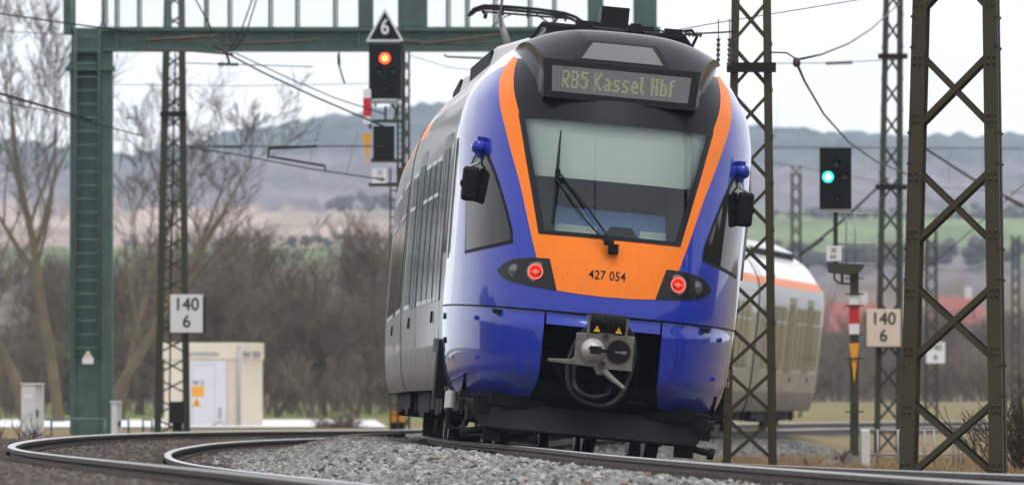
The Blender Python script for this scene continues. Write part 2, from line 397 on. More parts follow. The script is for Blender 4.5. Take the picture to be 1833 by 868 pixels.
def ground_mat():
    m = bpy.data.materials.new('ground_surface'); m.use_nodes = True; nt = m.node_tree; b = nt.nodes['Principled BSDF']
    b.inputs['Roughness'].default_value = .95; b.inputs['Specular IOR Level'].default_value = .2
    tc = nt.nodes.new('ShaderNodeTexCoord'); g = nt.nodes.new('ShaderNodeNewGeometry')
    def noise(sc, det=5):
        n = nt.nodes.new('ShaderNodeTexNoise'); n.inputs['Scale'].default_value = sc; n.inputs['Detail'].default_value = det; n.inputs['Roughness'].default_value = .65
        nt.links.new(tc.outputs['Object'], n.inputs['Vector']); return n
    at_ = nt.nodes.new('ShaderNodeVertexColor'); at_.layer_name = 'cover'
    sep = nt.nodes.new('ShaderNodeSeparateColor'); nt.links.new(at_.outputs[0], sep.inputs[0])
    def ramp(fac, cols):
        cr = nt.nodes.new('ShaderNodeValToRGB'); els = cr.color_ramp.elements
        for i, (p, c) in enumerate(cols):
            e = els[i] if i < 2 else els.new(p)
            e.position = p; e.color = (*c, 1)
        nt.links.new(fac, cr.inputs[0]); return cr.outputs[0]
    def mixc(f, a, c):
        mx = nt.nodes.new('ShaderNodeMix'); mx.data_type = 'RGBA'; nt.links.new(f, mx.inputs[0]); nt.links.new(a, mx.inputs[6]); nt.links.new(c, mx.inputs[7]); return mx.outputs[2]
    vor = nt.nodes.new('ShaderNodeTexVoronoi'); vor.inputs['Scale'].default_value = 17; nt.links.new(tc.outputs['Object'], vor.inputs['Vector'])
    sepv = nt.nodes.new('ShaderNodeSeparateColor'); nt.links.new(vor.outputs['Color'], sepv.inputs[0])
    dark = ramp(sepv.outputs[0], [(0, (.045, .037, .032)), (.5, (.085, .070, .060)), (1., (.13, .115, .10))])
    light = ramp(sepv.outputs[0], [(0, (.15, .15, .145)), (.5, (.24, .24, .23)), (1., (.32, .32, .305))])
    grass = ramp(noise(1.1).outputs['Fac'], [(.3, (.17, .115, .06)), (.5, (.24, .18, .10)), (.62, (.13, .12, .045)), (.75, (.06, .075, .02))])
    field = ramp(noise(.02, 8).outputs['Fac'], [(.35, (.10, .15, .035)), (.55, (.17, .19, .055)), (.7, (.22, .19, .10))])
    c = mixc(sep.outputs[0], dark, light); c = mixc(sep.outputs[1], c, grass); c = mixc(sep.outputs[2], c, field)
    nt.links.new(c, b.inputs['Base Color'])
    bp = nt.nodes.new('ShaderNodeBump'); bp.inputs['Strength'].default_value = .9; bp.inputs['Distance'].default_value = .04
    nt.links.new(vor.outputs['Distance'], bp.inputs['Height']); bp.invert = True
    nt.links.new(bp.outputs[0], b.inputs['Normal'])
    return m
def build_ground():
    ys = list(np.arange(-30, 30, 3.))+list(np.arange(30, 200, .8))+list(np.arange(200, 400, 4.))+[420, 450, 500, 560, 640, 740, 860, 980]
    us = list(np.arange(-9, 13, .22))
    mb = MB(); cols = []; rows = []
    for y in ys:
        r = []
        xc = Xn(min(y, 330))
        xs = [-900, -400, -150, -60, -30, -18, -13]+[xc+u for u in us]+[xc+15, xc+20, xc+30, xc+60, 120, 300, 800] if y < 330 else list(np.linspace(-900, -60, 7))+list(np.linspace(-50, 60, len(us)))+list(np.linspace(70, 800, 7))
        xs = sorted(xs)
        for x in xs:
            z = ground_z(x, y)
            u1 = x-Xn(min(y, 330)); u2 = x-Xt(min(y, 330))
            rough = .012*math.sin(x*7.3+y*3.1)+.014*math.sin(x*3.1-y*1.7+1)
            r.append((x, y, z+rough))
            t = u1/max(u1-u2, .1)
            lt = sstep(.22, .34, t)*(1-sstep(.86, .95, t)) if (u1 > 0 and u2 < 0) else 0
            lt = max(lt, sstep(1.2, 1.5, u2)*.65)
            gr = max(sstep(2.3, 3.1, u2+.5*math.sin(y*.35)+.3*math.sin(y*1.1)), sstep(-4.2, -6, u1))
            fl = sstep(230, 320, y)*(1-.8*sstep(-.005, .012, x/max(y, 1)))
            if x/max(y, 1) > 0 and y > 200: gr = max(gr, .9)
            cols.append((lt, gr, fl, 1))
        rows.append(r)
    mb.grid(rows)
    o = mb.build('ground', ground_mat(), smooth=True, normals=False)
    at_ = o.data.color_attributes.new('cover', 'FLOAT_COLOR', 'POINT')
    at_.data.foreach_set('color', [c for q in cols for c in q])
    tag(o, 'railway ground of ballast, dry grass and meadow', kind='structure')
build_ground()

# pale road beyond the meadow edge on the left, seen as a bright strip
mb = MB()
mb.grid([[(x, y, far_level(-9, y)+.03) for x in (-95, -40, lerp(-3.4, -5.2, (y-236)/92))] for y in (236, 260, 290, 328)])
tag(mb.build('road', mat('pale_concrete_road', (.68, .69, .72), .7, var=.12, vscale=.4), normals=False), 'pale road running behind the left hand masts', kind='structure')

# ------------------------------------------------------------------ loose stones
def stones(name, label, cat, material, pts, smin, smax, seed):
    rng = np.random.default_rng(seed); n = len(pts)
    t = (1+5**.5)/2
    ico = np.array([(-1, t, 0), (1, t, 0), (-1, -t, 0), (1, -t, 0), (0, -1, t), (0, 1, t), (0, -1, -t), (0, 1, -t), (t, 0, -1), (t, 0, 1), (-t, 0, -1), (-t, 0, 1)])/math.sqrt(1+t*t)
    fac = np.array([(0, 11, 5), (0, 5, 1), (0, 1, 7), (0, 7, 10), (0, 10, 11), (1, 5, 9), (5, 11, 4), (11, 10, 2), (10, 7, 6), (7, 1, 8), (3, 9, 4), (3, 4, 2), (3, 2, 6), (3, 6, 8), (3, 8, 9), (4, 9, 5), (2, 4, 11), (6, 2, 10), (8, 6, 7), (9, 8, 1)])
    q = rng.normal(size=(n, 4)); q /= np.linalg.norm(q, axis=1)[:, None]
    w, x, y, z = q.T
    Rm = np.stack([np.stack([1-2*(y*y+z*z), 2*(x*y-z*w), 2*(x*z+y*w)], -1), np.stack([2*(x*y+z*w), 1-2*(x*x+z*z), 2*(y*z-x*w)], -1), np.stack([2*(x*z-y*w), 2*(y*z+x*w), 1-2*(x*x+y*y)], -1)], 1)
    sc = rng.uniform(smin, smax, (n, 1, 1))*rng.uniform(.55, 1.15, (n, 1, 3))
    loc = ico[None]*(1+rng.uniform(-.28, .28, (n, 12, 1)))*sc
    V = np.einsum('nij,nkj->nki', Rm, loc)+np.asarray(pts)[:, None, :]
    V = V.reshape(-1, 3); Fc = (fac[None]+np.arange(n)[:, None, None]*12).reshape(-1, 3)
    me = bpy.data.meshes.new(name); me.vertices.add(len(V)); me.vertices.foreach_set('co', V.ravel())
    me.loops.add(Fc.size); me.loops.foreach_set('vertex_index', Fc.ravel().astype(np.int32))
    me.polygons.add(len(Fc)); me.polygons.foreach_set('loop_start', np.arange(0, Fc.size, 3, dtype=np.int32)); me.polygons.foreach_set('loop_total', np.full(len(Fc), 3, dtype=np.int32))
    me.materials.append(material); me.update(); me.validate()
    o = bpy.data.objects.new(name, me); COL.objects.link(o)
    tag(o, label, cat, kind='stuff'); return o
def in_view(x, y, m=60):
    px = CX+F*x/y; return -m < px < 1833+m
rs = random.Random(3)
def scatter(n, y0, y1, u0, u1, Xf, ok):
    out = []
    k = 0
    while len(out) < n and k < n*6:
        k += 1
        y = y0+(y1-y0)*rs.random(); u = rs.uniform(u0, u1); x = Xf(y)+u
        if not in_view(x, y): continue
        if not ok(x, y): continue
        out.append((x, y, formation(x, y)+rs.uniform(-.01, .022)))
    return out
def not_rail(x, y):
    for f in (Xn, Xt):
        u = abs(x-f(y))
        if .66 < u < .84: return False
    return True
def tt(x, y):
    u1 = x-Xn(y); u2 = x-Xt(y)
    return u1/max(u1-u2, .1) if u1 > 0 and u2 < 0 else -1
lightp = scatter(52000, 52, 128, .8, 5.0, Xn, lambda x, y: not_rail(x, y) and .26+.05*math.sin(y*.7) < tt(x, y) < .9)
stones('gravel', 'pale grey crushed stone heaped between the two tracks', 'gravel', M['gravel'], lightp, .020, .047, 1)
darkp = scatter(24000, 34, 100, -3.4, -.85, Xn, lambda x, y: not_rail(x, y))
darkp += scatter(15000, 60, 150, -.66, .66, Xn, lambda x, y: not_rail(x, y))
darkp += scatter(12000, 70, 150, .85, 2.2, Xn, lambda x, y: not_rail(x, y) and tt(x, y) < .30)
darkp += scatter(8000, 100, 175, -3.6, -.85, Xn, lambda x, y: not_rail(x, y))
darkp += scatter(9000, 80, 118, -1.3, 1.5, Xt, lambda x, y: not_rail(x, y))
stones('gravel', 'dark brown ballast stones around the empty curved track', 'gravel', M['ballast'], darkp, .020, .046, 2)
rightp = scatter(16000, 95, 200, .85, 3.4, Xt, lambda x, y: not_rail(x, y))
stones('gravel', 'grey ballast bank on the right side of the train', 'gravel', M['gravel'], rightp, .018, .042, 4)


# ================================================================== TRAIN
WT = [(.35, 1.20), (.5, 1.32), (.7, 1.385), (1.0, 1.425), (1.4, 1.45), (2.2, 1.465), (3.0, 1.47), (3.35, 1.42), (3.69, 1.24), (3.85, 1.10), (3.97, .94), (4.08, .70), (4.15, .40), (4.17, .0)]
DT = [(.35, .78), (.45, .47), (.55, .26), (.65, .11), (.73, .02), (.95, 0.), (1.34, .02), (1.6, .07), (2.0, .19), (2.5, .39), (3.0, .63), (3.3, .78), (3.6, .94), (3.85, 1.11), (4.0, 1.28), (4.1, 1.52), (4.15, 1.80), (4.17, 2.2)]
NN = 2.6; DSEAM = 3.0
def W(z): return interp(WT, z)
def D0(z): return interp(DT, z)
def LC(z): return max(DSEAM-D0(z), .4)
def DD(x, z):
    r = min(abs(x)/max(W(z), 1e-6), .9999)
    return D0(z)+LC(z)*(1-(1-r**NN)**(1/NN))
def SP(x, z, off=0.):
    e = .004
    n = Vector(((DD(x+e, z)-DD(x-e, z))/(2*e), -1, (DD(x, z+e)-DD(x, z-e))/(2*e))).normalized()
    return Vector((x, DD(x, z), z))+n*off
def resample(c, n, smoothc=False):
    c = [Vector(p) for p in c]
    if smoothc and len(c) > 2:
        out = []
        P = [c[0]*2-c[1]]+c+[c[-1]*2-c[-2]]
        for i in range(1, len(P)-2):
            for k in range(8):
                t = k/8; a, b, d, e = P[i-1], P[i], P[i+1], P[i+2]
                out.append(.5*((2*b)+(d-a)*t+(2*a-5*b+4*d-e)*t*t+(3*b-a-3*d+e)*t**3))
        out.append(c[-1]); c = out
    L = [0]
    for i in range(1, len(c)): L.append(L[-1]+(c[i]-c[i-1]).length)
    res = []
    for k in range(n):
        t = L[-1]*k/(n-1); i = 1
        while i < len(c)-1 and L[i] < t: i += 1
        f = (t-L[i-1])/max(L[i]-L[i-1], 1e-9); res.append(c[i-1].lerp(c[i], min(max(f, 0), 1)))
    return res
def ruled(A, B, na, nb, off, smoothc=False):
    """sheet on the shell between two (x,z) curves"""
    a = resample(A, na, smoothc); b = resample(B, na, smoothc)
    return [[SP(*(p.lerp(q, k/(nb-1))), off) for k in range(nb)] for p, q in zip(a, b)]
def mirror(c): return [(-x, z) for x, z in c]

RHO, PSI = R(5.3), math.atan2(.775-Xt(98.5), 14.5)
def train_matrix(loc, yaw, roll): return Matrix.Translation(loc) @ Matrix.Rotation(yaw, 4, 'Z') @ Matrix.Rotation(roll, 4, 'Y')
train = bpy.data.objects.new('passenger_train', None); COL.objects.link(train)
TM = train_matrix((.775, 84, 0), PSI, RHO); train.matrix_world = TM
tag(train, 'blue and orange fronted passenger train leaning in the curve, facing the camera', 'train', 'passenger train units')
TI = TM.inverted()

# ---- cab shell (above the bumper line)
def shell_rows(z0, z1, nz, na):
    zs = [z0+(z1-z0)*(1-(1-i/(nz-1))**1.35) for i in range(nz)]
    rows = []
    for z in zs:
        r = []
        for j in range(na):
            a = -PI/2+PI*j/(na-1); s = math.sin(a); c = max(math.cos(a), 0)
            r.append((W(z)*math.copysign(abs(s)**(2/NN), s), D0(z)+LC(z)*(1-c**(2/NN)), z))
        rows.append(r)
    return rows
def livery_shell():
    m = mat('cab_livery_paint', BLUE, .28, coat=1.0, spec=.15); nt = m.node_tree; b = nt.nodes['Principled BSDF']; b.inputs['Coat IOR'].default_value = 1.36
    tc = nt.nodes.new('ShaderNodeTexCoord'); sp = nt.nodes.new('ShaderNodeSeparateXYZ'); nt.links.new(tc.outputs['Object'], sp.inputs[0])
    # white begins behind a curved line: y > 2.35 + bulge(z)
    cv = nt.nodes.new('ShaderNodeFloatCurve'); c = cv.mapping.curves[0]
    pts = [(0, .50), (.30, .50), (.42, .52), (.56, .66), (.66, .70), (.75, .66), (.82, .52), (.87, .36), (.92, .28), (1, .22)]
    c.points[0].location = pts[0]; c.points[1].location = pts[-1]
    for p in pts[1:-1]: c.points.new(*p)
    cv.mapping.update()
    mr = nt.nodes.new('ShaderNodeMapRange'); mr.inputs[1].default_value = 1.3; mr.inputs[2].default_value = 4.2; nt.links.new(sp.outputs[2], mr.inputs[0])
    nt.links.new(mr.outputs[0], cv.inputs['Value'])
    mu = nt.nodes.new('ShaderNodeMath'); mu.operation = 'MULTIPLY_ADD'; mu.inputs[1].default_value = 4.; mu.inputs[2].default_value = 0; nt.links.new(cv.outputs[0], mu.inputs[0])
    gt = nt.nodes.new('ShaderNodeMath'); gt.operation = 'GREATER_THAN'; nt.links.new(sp.outputs[1], gt.inputs[0]); nt.links.new(mu.outputs[0], gt.inputs[1])
    gz = nt.nodes.new('ShaderNodeMath'); gz.operation = 'GREATER_THAN'; gz.inputs[1].default_value = 4.02; nt.links.new(sp.outputs[2], gz.inputs[0])
    mxm = nt.nodes.new('ShaderNodeMath'); mxm.operation = 'MAXIMUM'; nt.links.new(gt.outputs[0], mxm.inputs[0]); nt.links.new(gz.outputs[0], mxm.inputs[1])
    mx = nt.nodes.new('ShaderNodeMix'); mx.data_type = 'RGBA'; mx.inputs[6].default_value = (*BLUE, 1); mx.inputs[7].default_value = (.70, .71, .74, 1)
    nt.links.new(mxm.outputs[0], mx.inputs[0]); nt.links.new(mx.outputs[2], b.inputs['Base Color'])
    return m
LIV = livery_shell(); wear(LIV, .9, 1.8, .16, .3)
rows = shell_rows(1.335, 4.168, 120, 170)
mb = MB(); n = 170
for r in rows: mb.v += r
for i in range(len(rows)-1):
    for j in range(n-1):
        q = (i*n+j, i*n+j+1, (i+1)*n+j+1, (i+1)*n+j)
        cx = sum(mb.v[k][0] for k in q)/4; cz = sum(mb.v[k][2] for k in q)/4
        if 2.092 < cz < 3.216 and abs(cx) < lerp(.652, .918, (cz-2.085)/1.135): continue
        mb.f.append(q); mb.m.append(0)
shell = mb.build('cab_shell', LIV, train, smooth=True, normals=False)

# ---- orange panel
oo = [(.69, 1.828), (.775, 2.107), (.897, 2.54), (1.0, 2.85), (1.065, 3.06), (1.135, 3.32), (1.150, 3.52), (1.115, 3.68), (1.02, 3.82)]
oi = [(.665, 2.02), (.70, 2.15), (.815, 2.6), (.885, 2.90), (.945, 3.21), (1.005, 3.43), (1.02, 3.58), (1.01, 3.70), (.985, 3.80)]
mb = MB()
for sgn in (1, -1):
    mb.grid(ruled([(sgn*x, z) for x, z in oo], [(sgn*x, z) for x, z in oi], 60, 8, .006, True))
low = [(-.478, 1.53), (-.25, 1.513), (0, 1.508), (.25, 1.513), (.478, 1.53)]; up = [(-.567, 1.83), (0, 1.83), (.567, 1.83)]
mb.grid(ruled(low, up, 40, 12, .006))
mb.grid(ruled([(-.69, 1.828), (.69, 1.828)], [(-.740, 2.0), (.740, 2.0)], 50, 8, .0065))
mb.grid(ruled([(-.70, 1.99), (.70, 1.99)], [(-.70, 2.09), (.70, 2.09)], 40, 5, .0055))
mb.build('orange_panel', M['orange'], train, smooth=True, normals=False)
# ---- black mask above and round the windscreen
mb = MB()
mb.grid(ruled(mirror(oi)[4:], oi[4:], 40, 60, .004))
fr_o = [(.690, 2.065), (.958, 3.235)]; fr_i = [(.640, 2.108), (.902, 3.202)]
for s in (1, -1):
    mb.grid(ruled([(s*x, z) for x, z in fr_o], [(s*x, z) for x, z in fr_i], 50, 4, .009))
mb.grid(ruled([(-.690, 2.065), (.690, 2.065)], [(-.640, 2.108), (.640, 2.108)], 50, 4, .009))
mb.grid(ruled([(-.958, 3.235), (.958, 3.235)], [(-.902, 3.202), (.902, 3.202)], 50, 4, .009))
mb.build('windscreen_surround', M['black_gloss'], train, smooth=True, normals=False)
mb = MB(); mb.grid(ruled([(-.92, 3.215), (.92, 3.215)], [(-.66, 2.09), (.66, 2.09)], 60, 40, .003))
mb.build('windscreen', M['glass'], train, smooth=True, normals=False)
# ---- inside the cab
mb = MB(); g = []
for k in range(24):
    z = lerp(2.64, 3.22, k/23); hw = lerp(.62, .88, (z-2.12)/1.05)+.10
    g.append([Vector((x, DD(x, z)+.11, z)) for x in np.linspace(-hw, hw, 40)])
mb.grid(g); mb.build('roller_blind', M['blind'], train, smooth=True, normals=False)
mb = MB(); rr_ = shell_rows(1.6, 3.7, 50, 110)
for r in rr_: mb.v += [(p[0]*.955, p[1]+.06, p[2]) for p in r]
for i in range(49):
    for j in range(109):
        q = (i*110+j, i*110+j+1, (i+1)*110+j+1, (i+1)*110+j)
        cx = sum(mb.v[k][0] for k in q)/4; cz = sum(mb.v[k][2] for k in q)/4
        if 2.04 < cz < 3.27 and abs(cx) < lerp(.66, .93, (cz-2.085)/1.135): continue
        mb.f.append(q); mb.m.append(0)
mb.build('cab_lining', M['cabwall'], train, smooth=True, normals=False)
mb = MB()
mb.bx((-1.2, 2.3, 1.5), (1.2, 2.36, 3.6)); mb.build('cab_back_wall', M['cabwall'], train)
mb = MB()
sec = [(.78, 2.02), (.80, 2.20), (.95, 2.36), (1.15, 2.40), (1.5, 2.40), (1.5, 2.0)]
mb.prism(sec, (1.10, 0, 0), org=(-.53, 0, 0), ux=(0, 1, 0), uy=(0, 0, 1))
dk = mb.build('driver_desk', M['dash'], train, bevel=.03)
mb = MB()
for k in range(32): mb.bx((-.40+k*.028, 1.00, 2.373), (-.40+k*.028+.012, 1.10, 2.41))
mb.build('air_slots', M['black'], dk)
mb = MB().bx((-.70, .55, 2.08), (.70, .80, 2.11)); mb.build('dash_shelf', M['cabwall'], train)
mb = MB().prism([(-.17, 2.11), (.17, 2.11), (.10, 2.21), (-.10, 2.21)], (0, .12, 0), org=(.12, .60, 0)); mb.build('console', M['ink'], train)
for x0, x1 in ((-.52, -.12), (.30, .56)):
    mb = MB().bx((x0, .60, 2.112), (x1, .72, 2.19)); mb.build('paper', M['blind'], train)

# ---- destination display hood
def hood_top(u, v):
    zc = 3.80+.35*(1-(1-v)**1.75); dc = lerp(.935, 1.62, v)
    dr = .225*v**1.2; hw = lerp(.775, 1.0, v**.8)
    au = abs(u)
    return Vector((hw*u, dc+.16*v*au**2, zc-dr*au**3.2))
mb = MB()
mb.grid([[hood_top(u, v) for u in np.linspace(-1, 1, 41)] for v in np.linspace(0, 1, 22)])
for s in (1, -1):
    g = []
    for v in np.linspace(0, 1, 22):
        a = hood_top(s, v); zb = lerp(3.415, 3.90, v**.9); xb = lerp(.745, 1.005, v**.8)
        b = Vector((s*xb, lerp(.90, DD(xb, zb)+.03, min(1, v*4+.3)), zb))
        row = []
        for w in np.linspace(0, 1, 9):
            p = a.lerp(b, w); p.x -= s*.035*math.sin(PI*w)*(1-v); row.append(p)
        g.append(row)
    mb.grid(g)
ft = [hood_top(u, 0) for u in np.linspace(-1, 1, 21)]
fb = [Vector((lerp(-.745, .745, k/20), .842, 3.42)) for k in range(21)]
mb.grid([ft, fb]); bk = [Vector((p.x, DD(p.x, 3.37)+.02, 3.37)) for p in fb]
mb.grid([fb, bk])
mb.build('display_hood', M['black_gloss'], train, smooth=True, normals=True, auto=35)
def dsp(x, z, off): return Vector((x, lerp(.842, .935, (z-3.42)/.38)-off, z))
mb = MB(); mb.add([dsp(x, z, .004) for x, z in ((-.730, 3.445), (.730, 3.445), (.752, 3.780), (-.752, 3.780))], [(0, 1, 2, 3)])
fr = mb.build('display_frame', M['black'], train, normals=False)
mb = MB(); mb.add([dsp(x, z, .008) for x, z in ((-.668, 3.480), (.668, 3.480), (.686, 3.735), (-.686, 3.735))], [(0, 1, 2, 3)])
dp = mb.build('destination_display', M['dispglass'], train, normals=False)
GL = {'R': ['11110', '10011', '10011', '11110', '11100', '10110', '10011'], 'B': ['11110', '10011', '10011', '11110', '10011', '10011', '11110'], '5': ['11111', '11000', '11110', '00011', '00011', '10011', '01110'],
      'K': ['10011', '10110', '11100', '11000', '11100', '10110', '10011'], 'a': ['00000', '00000', '01110', '00011', '01111', '11011', '01111'], 's': ['00000', '00000', '01111', '11000', '01110', '00011', '11110'],
      'e': ['00000', '00000', '01110', '11011', '11111', '11000', '01111'], 'l': ['110', '110', '110', '110', '110', '110', '011'], 'H': ['11011', '11011', '11011', '11111', '11011', '11011', '11011'],
      'b': ['11000', '11000', '11110', '11011', '11011', '11011', '11110'], 'f': ['0111', '1100', '1110', '1100', '1100', '1100', '1100']}
mb = MB(); cw, ch = .0150, .0248; txt = 'RB5 Kassel Hbf'
tot = sum((3 if c == ' ' else len(GL[c][0])+1) for c in txt)-1; x = -tot*cw/2-.02
for c in txt:
    if c == ' ': x += 3*cw; continue
    for r, line in enumerate(GL[c]):
        for k, bit in enumerate(line):
            if bit == '1':
                a, b = x+k*cw, x+(k+1)*cw-.0018; z1 = 3.697-r*ch; z0 = z1-ch+.003
                mb.add([dsp(a, z0, .0105), dsp(b, z0, .0105), dsp(b, z1, .0105), dsp(a, z1, .0105)], [(0, 1, 2, 3)])
    x += (len(GL[c][0])+1)*cw
mb.build('lettering', M['led'], dp, normals=False)
# pale window in the hood roof
def hp(x, v, off=.004):
    hw = lerp(.775, 1.0, v**.8); return hood_top(x/hw, v)+Vector((0, -.4, 1)).normalized()*off
mb = MB(); mb.grid([[hp(lerp(-1, 1, k/12)*lerp(.47, .345, v/.42), v+.02, .004) for k in range(13)] for v in np.linspace(0, .42, 10)])
mb.build('camera_window_frame', M['black'], train, smooth=True, normals=False)
mb = MB(); mb.grid([[hp(lerp(-1, 1, k/12)*lerp(.40, .29, v/.34), v+.04, .008) for k in range(13)] for v in np.linspace(0, .34, 10)])
mb.build('camera_window', M['hoodwin'], train, smooth=True, normals=False)

# ---- lamp clusters
for s in (-1, 1):
    top = [(1.045, 1.683), (.985, 1.752), (.92, 1.792), (.75, 1.826), (.567, 1.832)]; bot = [(1.045, 1.683), (.99, 1.618), (.925, 1.588), (.73, 1.553), (.480, 1.531)]
    mb = MB(); mb.grid(ruled([(s*x, z) for x, z in top], [(s*x, z) for x, z in bot], 40, 14, .010, True))
    cl = mb.build('lamp_cluster', M['lampbed'], train, smooth=True, normals=False)
    def disc(x, z, r, off, m, name, rin=0):
        c = SP(s*x, z, off); nrm = (SP(s*x, z, .1)-SP(s*x, z, 0)).normalized(); nrm = (nrm*.6+Vector((0, -1, 0))*.7).normalized()
        mb = MB(); mb.lathe(c, nrm, [(r, -.03), (r, .0), (r*.92, .008), (rin, .008)] if rin else [(r, -.03), (r, 0), (r*.8, .006), (r*.02, .010)], 28)
        return mb.build(name, m, cl, smooth=True, auto=40)
    disc(.680, 1.690, .102, .006, M['lens'], 'bezel', .085)
    disc(.680, 1.690, .086, .012, M['lamp_red'], 'tail_lamp')
    c0 = SP(s*.680, 1.690, .016)+(SP(s*.68, 1.69, .1)-SP(s*.68, 1.69, 0)).normalized()*.014; nn = (SP(s*.68, 1.69, .1)-SP(s*.68, 1.69, 0)).normalized(); nn = (nn*.6+Vector((0, -1, 0))*.7).normalized()
    MB().lathe(c0, nn, [(.076, 0), (.076, .004), (.060, .004), (.060, 0)], 28, caps=False).build('lamp_ring', M['lamp_red_hot'], cl)
    MB().box(c0+nn*.004, (.085, .012, .010)).build('light_guide', M['lamp_red_hot'], cl)
    MB().lathe(c0, nn, [(.022, 0), (.018, .006), (.004, .008)], 16).build('lamp_core', M['lamp_red_hot'], cl)
    disc(.885, 1.692, .066, .006, M['lens'], 'bezel', .05)
    disc(.885, 1.692, .055, .012, M['lens'], 'head_lamp')
# ---- running number
vs, fs = text_polys('427 054', .125, 1.08, .001)
mb = MB(); mb.add([SP(v[0]*.82-.005, 1.712+v[1], .010) for v in vs], fs); mb.build('running_number', M['ink'], train, normals=False)

# ---- side cab windows (dark, glossy) and thin seams
for s in (-1, 1):
    fe = [(.945, 1.985), (.955, 2.07), (1.03, 2.32), (1.14, 2.62), (1.235, 2.82)]
    re = [(1.335, 1.865), (1.345, 2.05), (1.365, 2.35), (1.375, 2.62), (1.30, 2.82)]
    mb = MB(); mb.grid(ruled([(s*x, z) for x, z in fe], [(s*x, z) for x, z in re], 24, 16, .006, False))
    mb.build('side_cab_window', M['winglass'], train, smooth=True, normals=False)
    fe2 = [(.925, 1.955), (.935, 2.08), (1.012, 2.33), (1.122, 2.63), (1.215, 2.845)]; re2 = [(1.342, 1.83), (1.352, 2.05), (1.371, 2.35), (1.381, 2.63), (1.32, 2.845)]
    mb = MB(); mb.grid(ruled([(s*x, z) for x, z in fe2], [(s*x, z) for x, z in re2], 24, 16, .003, False))
    mb.build('window_seal', M['black'], train, smooth=True, normals=False)
    # door edge strip with recessed grip behind the cab window
    mb = MB(); zz = np.linspace(1.80, 3.0, 14)
    mb.grid([[Vector((s*(W(z)+.004), d, z)) for d in (2.93, 2.60)] for z in zz])
    dr = mb.build('cab_door', M['white'], train, normals=False)
    mb = MB(); mb.tube([Vector((s*(W(z)+.03), 2.78, z)) for z in np.linspace(1.85, 2.95, 6)], .016, 8); mb.build('grab_rail', M['zinc'], dr, smooth=True)
    # mirror
    pc = SP(s*1.265, 2.885, .03); root = MB().lathe(pc, (s*.9, -.35, .0), [(.02, -.10), (.055, -.07), (.072, -.02), (.072, .04), (.05, .075), (.012, .085)], 20)
    root.box(pc+Vector((0, 0, .085)), (.07, .07, .03)); root.cyl(pc+Vector((0, 0, -.06)), pc+Vector((0, 0, -.11)), .035, 14)
    mr = root.build('mirror', M['blue'], train, smooth=True, auto=50)
    h = pc+Vector((s*.065, -.06, -.37))
    mb = MB(); mb.tube([pc+Vector((0, -.02, -.10)), pc+Vector((0, -.03, -.16)), pc+Vector((s*.08, -.05, -.20)), pc+Vector((s*.13, -.06, -.23)), h+Vector((s*.07, 0, .06))], .014, 8)
    mb.tube([pc+Vector((-s*.06, .03, -.06)), pc+Vector((-s*.07, -.02, -.17)), pc+Vector((-s*.015, -.05, -.24)), h+Vector((-s*.07, 0, .05))], .011, 8)
    mb.build('mirror_arm', M['zinc'], mr, smooth=True)
    mb = MB(); mb.box(h, (.165, .10, .34)); mb.box(h+Vector((0, -.004, .0)), (.205, .075, .085))
    mb.build('mirror_housing', M['black'], mr, bevel=.035)
# ---- wiper
def ws(x, z, off): return SP(x, z, off)
piv = ws(.03, 1.965, .05)
mb = MB().box(piv, (.10, .08, .10)); mb.box(piv+Vector((-.05, -.02, .06)), (.10, .05, .06)); wp = mb.build('wiper', M['black'], train, bevel=.012)
e1, e2 = ws(-.53, 2.66, .075), ws(-.54, 2.585, .07)
mb = MB().tube([piv+Vector((-.01, -.03, .05)), ws(-.2, 2.28, .08), e1], .011, 6); mb.tube([piv+Vector((-.05, -.03, .03)), ws(-.26, 2.22, .075), e2], .009, 6)
mb.box(e1.lerp(e2, .5), (.05, .04, .12)); mb.build('wiper_arm', M['black'], wp)
mb = MB().tube([ws(-.545, 3.09, .02), ws(-.548, 2.85, .03), ws(-.548, 2.62, .04), ws(-.555, 2.40, .03), ws(-.565, 2.17, .02)], [.007, .014, .018, .014, .008], 6); mb.build('wiper_blade', M['black'], wp)

# ---- bumper panels below the line
def bumper(s):
    rows = []
    zs = list(np.linspace(.48, .70, 10))+list(np.linspace(.76, 1.16, 11))+[1.18, 1.20, 1.22, 1.24, 1.26, 1.28, 1.30, 1.318]
    for z in zs:
        xi = .575+.06*sstep(.72, .40, z)
        a0 = math.asin(min(1, (xi/W(z))**(NN/2)))
        r = []
        for k in range(60):
            a = lerp(a0, PI/2, k/59)
            lip = -.030+.062*sstep(1.16, 1.33, z)
            c = max(math.cos(a), 0)
            r.append((s*W(z)*math.sin(a)**(2/NN), D0(z)+LC(z)*(1-c**(2/NN))+lip, z))
        r.append((s*W(z), 3.02, z)); rows.append(r)
    mb = MB(); mb.grid(rows)
    # return into the coupler opening
    mb.grid([[Vector(r[0]), Vector((r[0][0]-s*.0, r[0][1]+.35, r[0][2]))] for r in rows])
    mb.grid([[Vector(p), Vector((p[0]*.985, p[1]+.06, p[2]+.004))] for p in rows[-1]])
    return mb.build('bumper_panel', M['blue'], train, smooth=True, normals=False, auto=35)
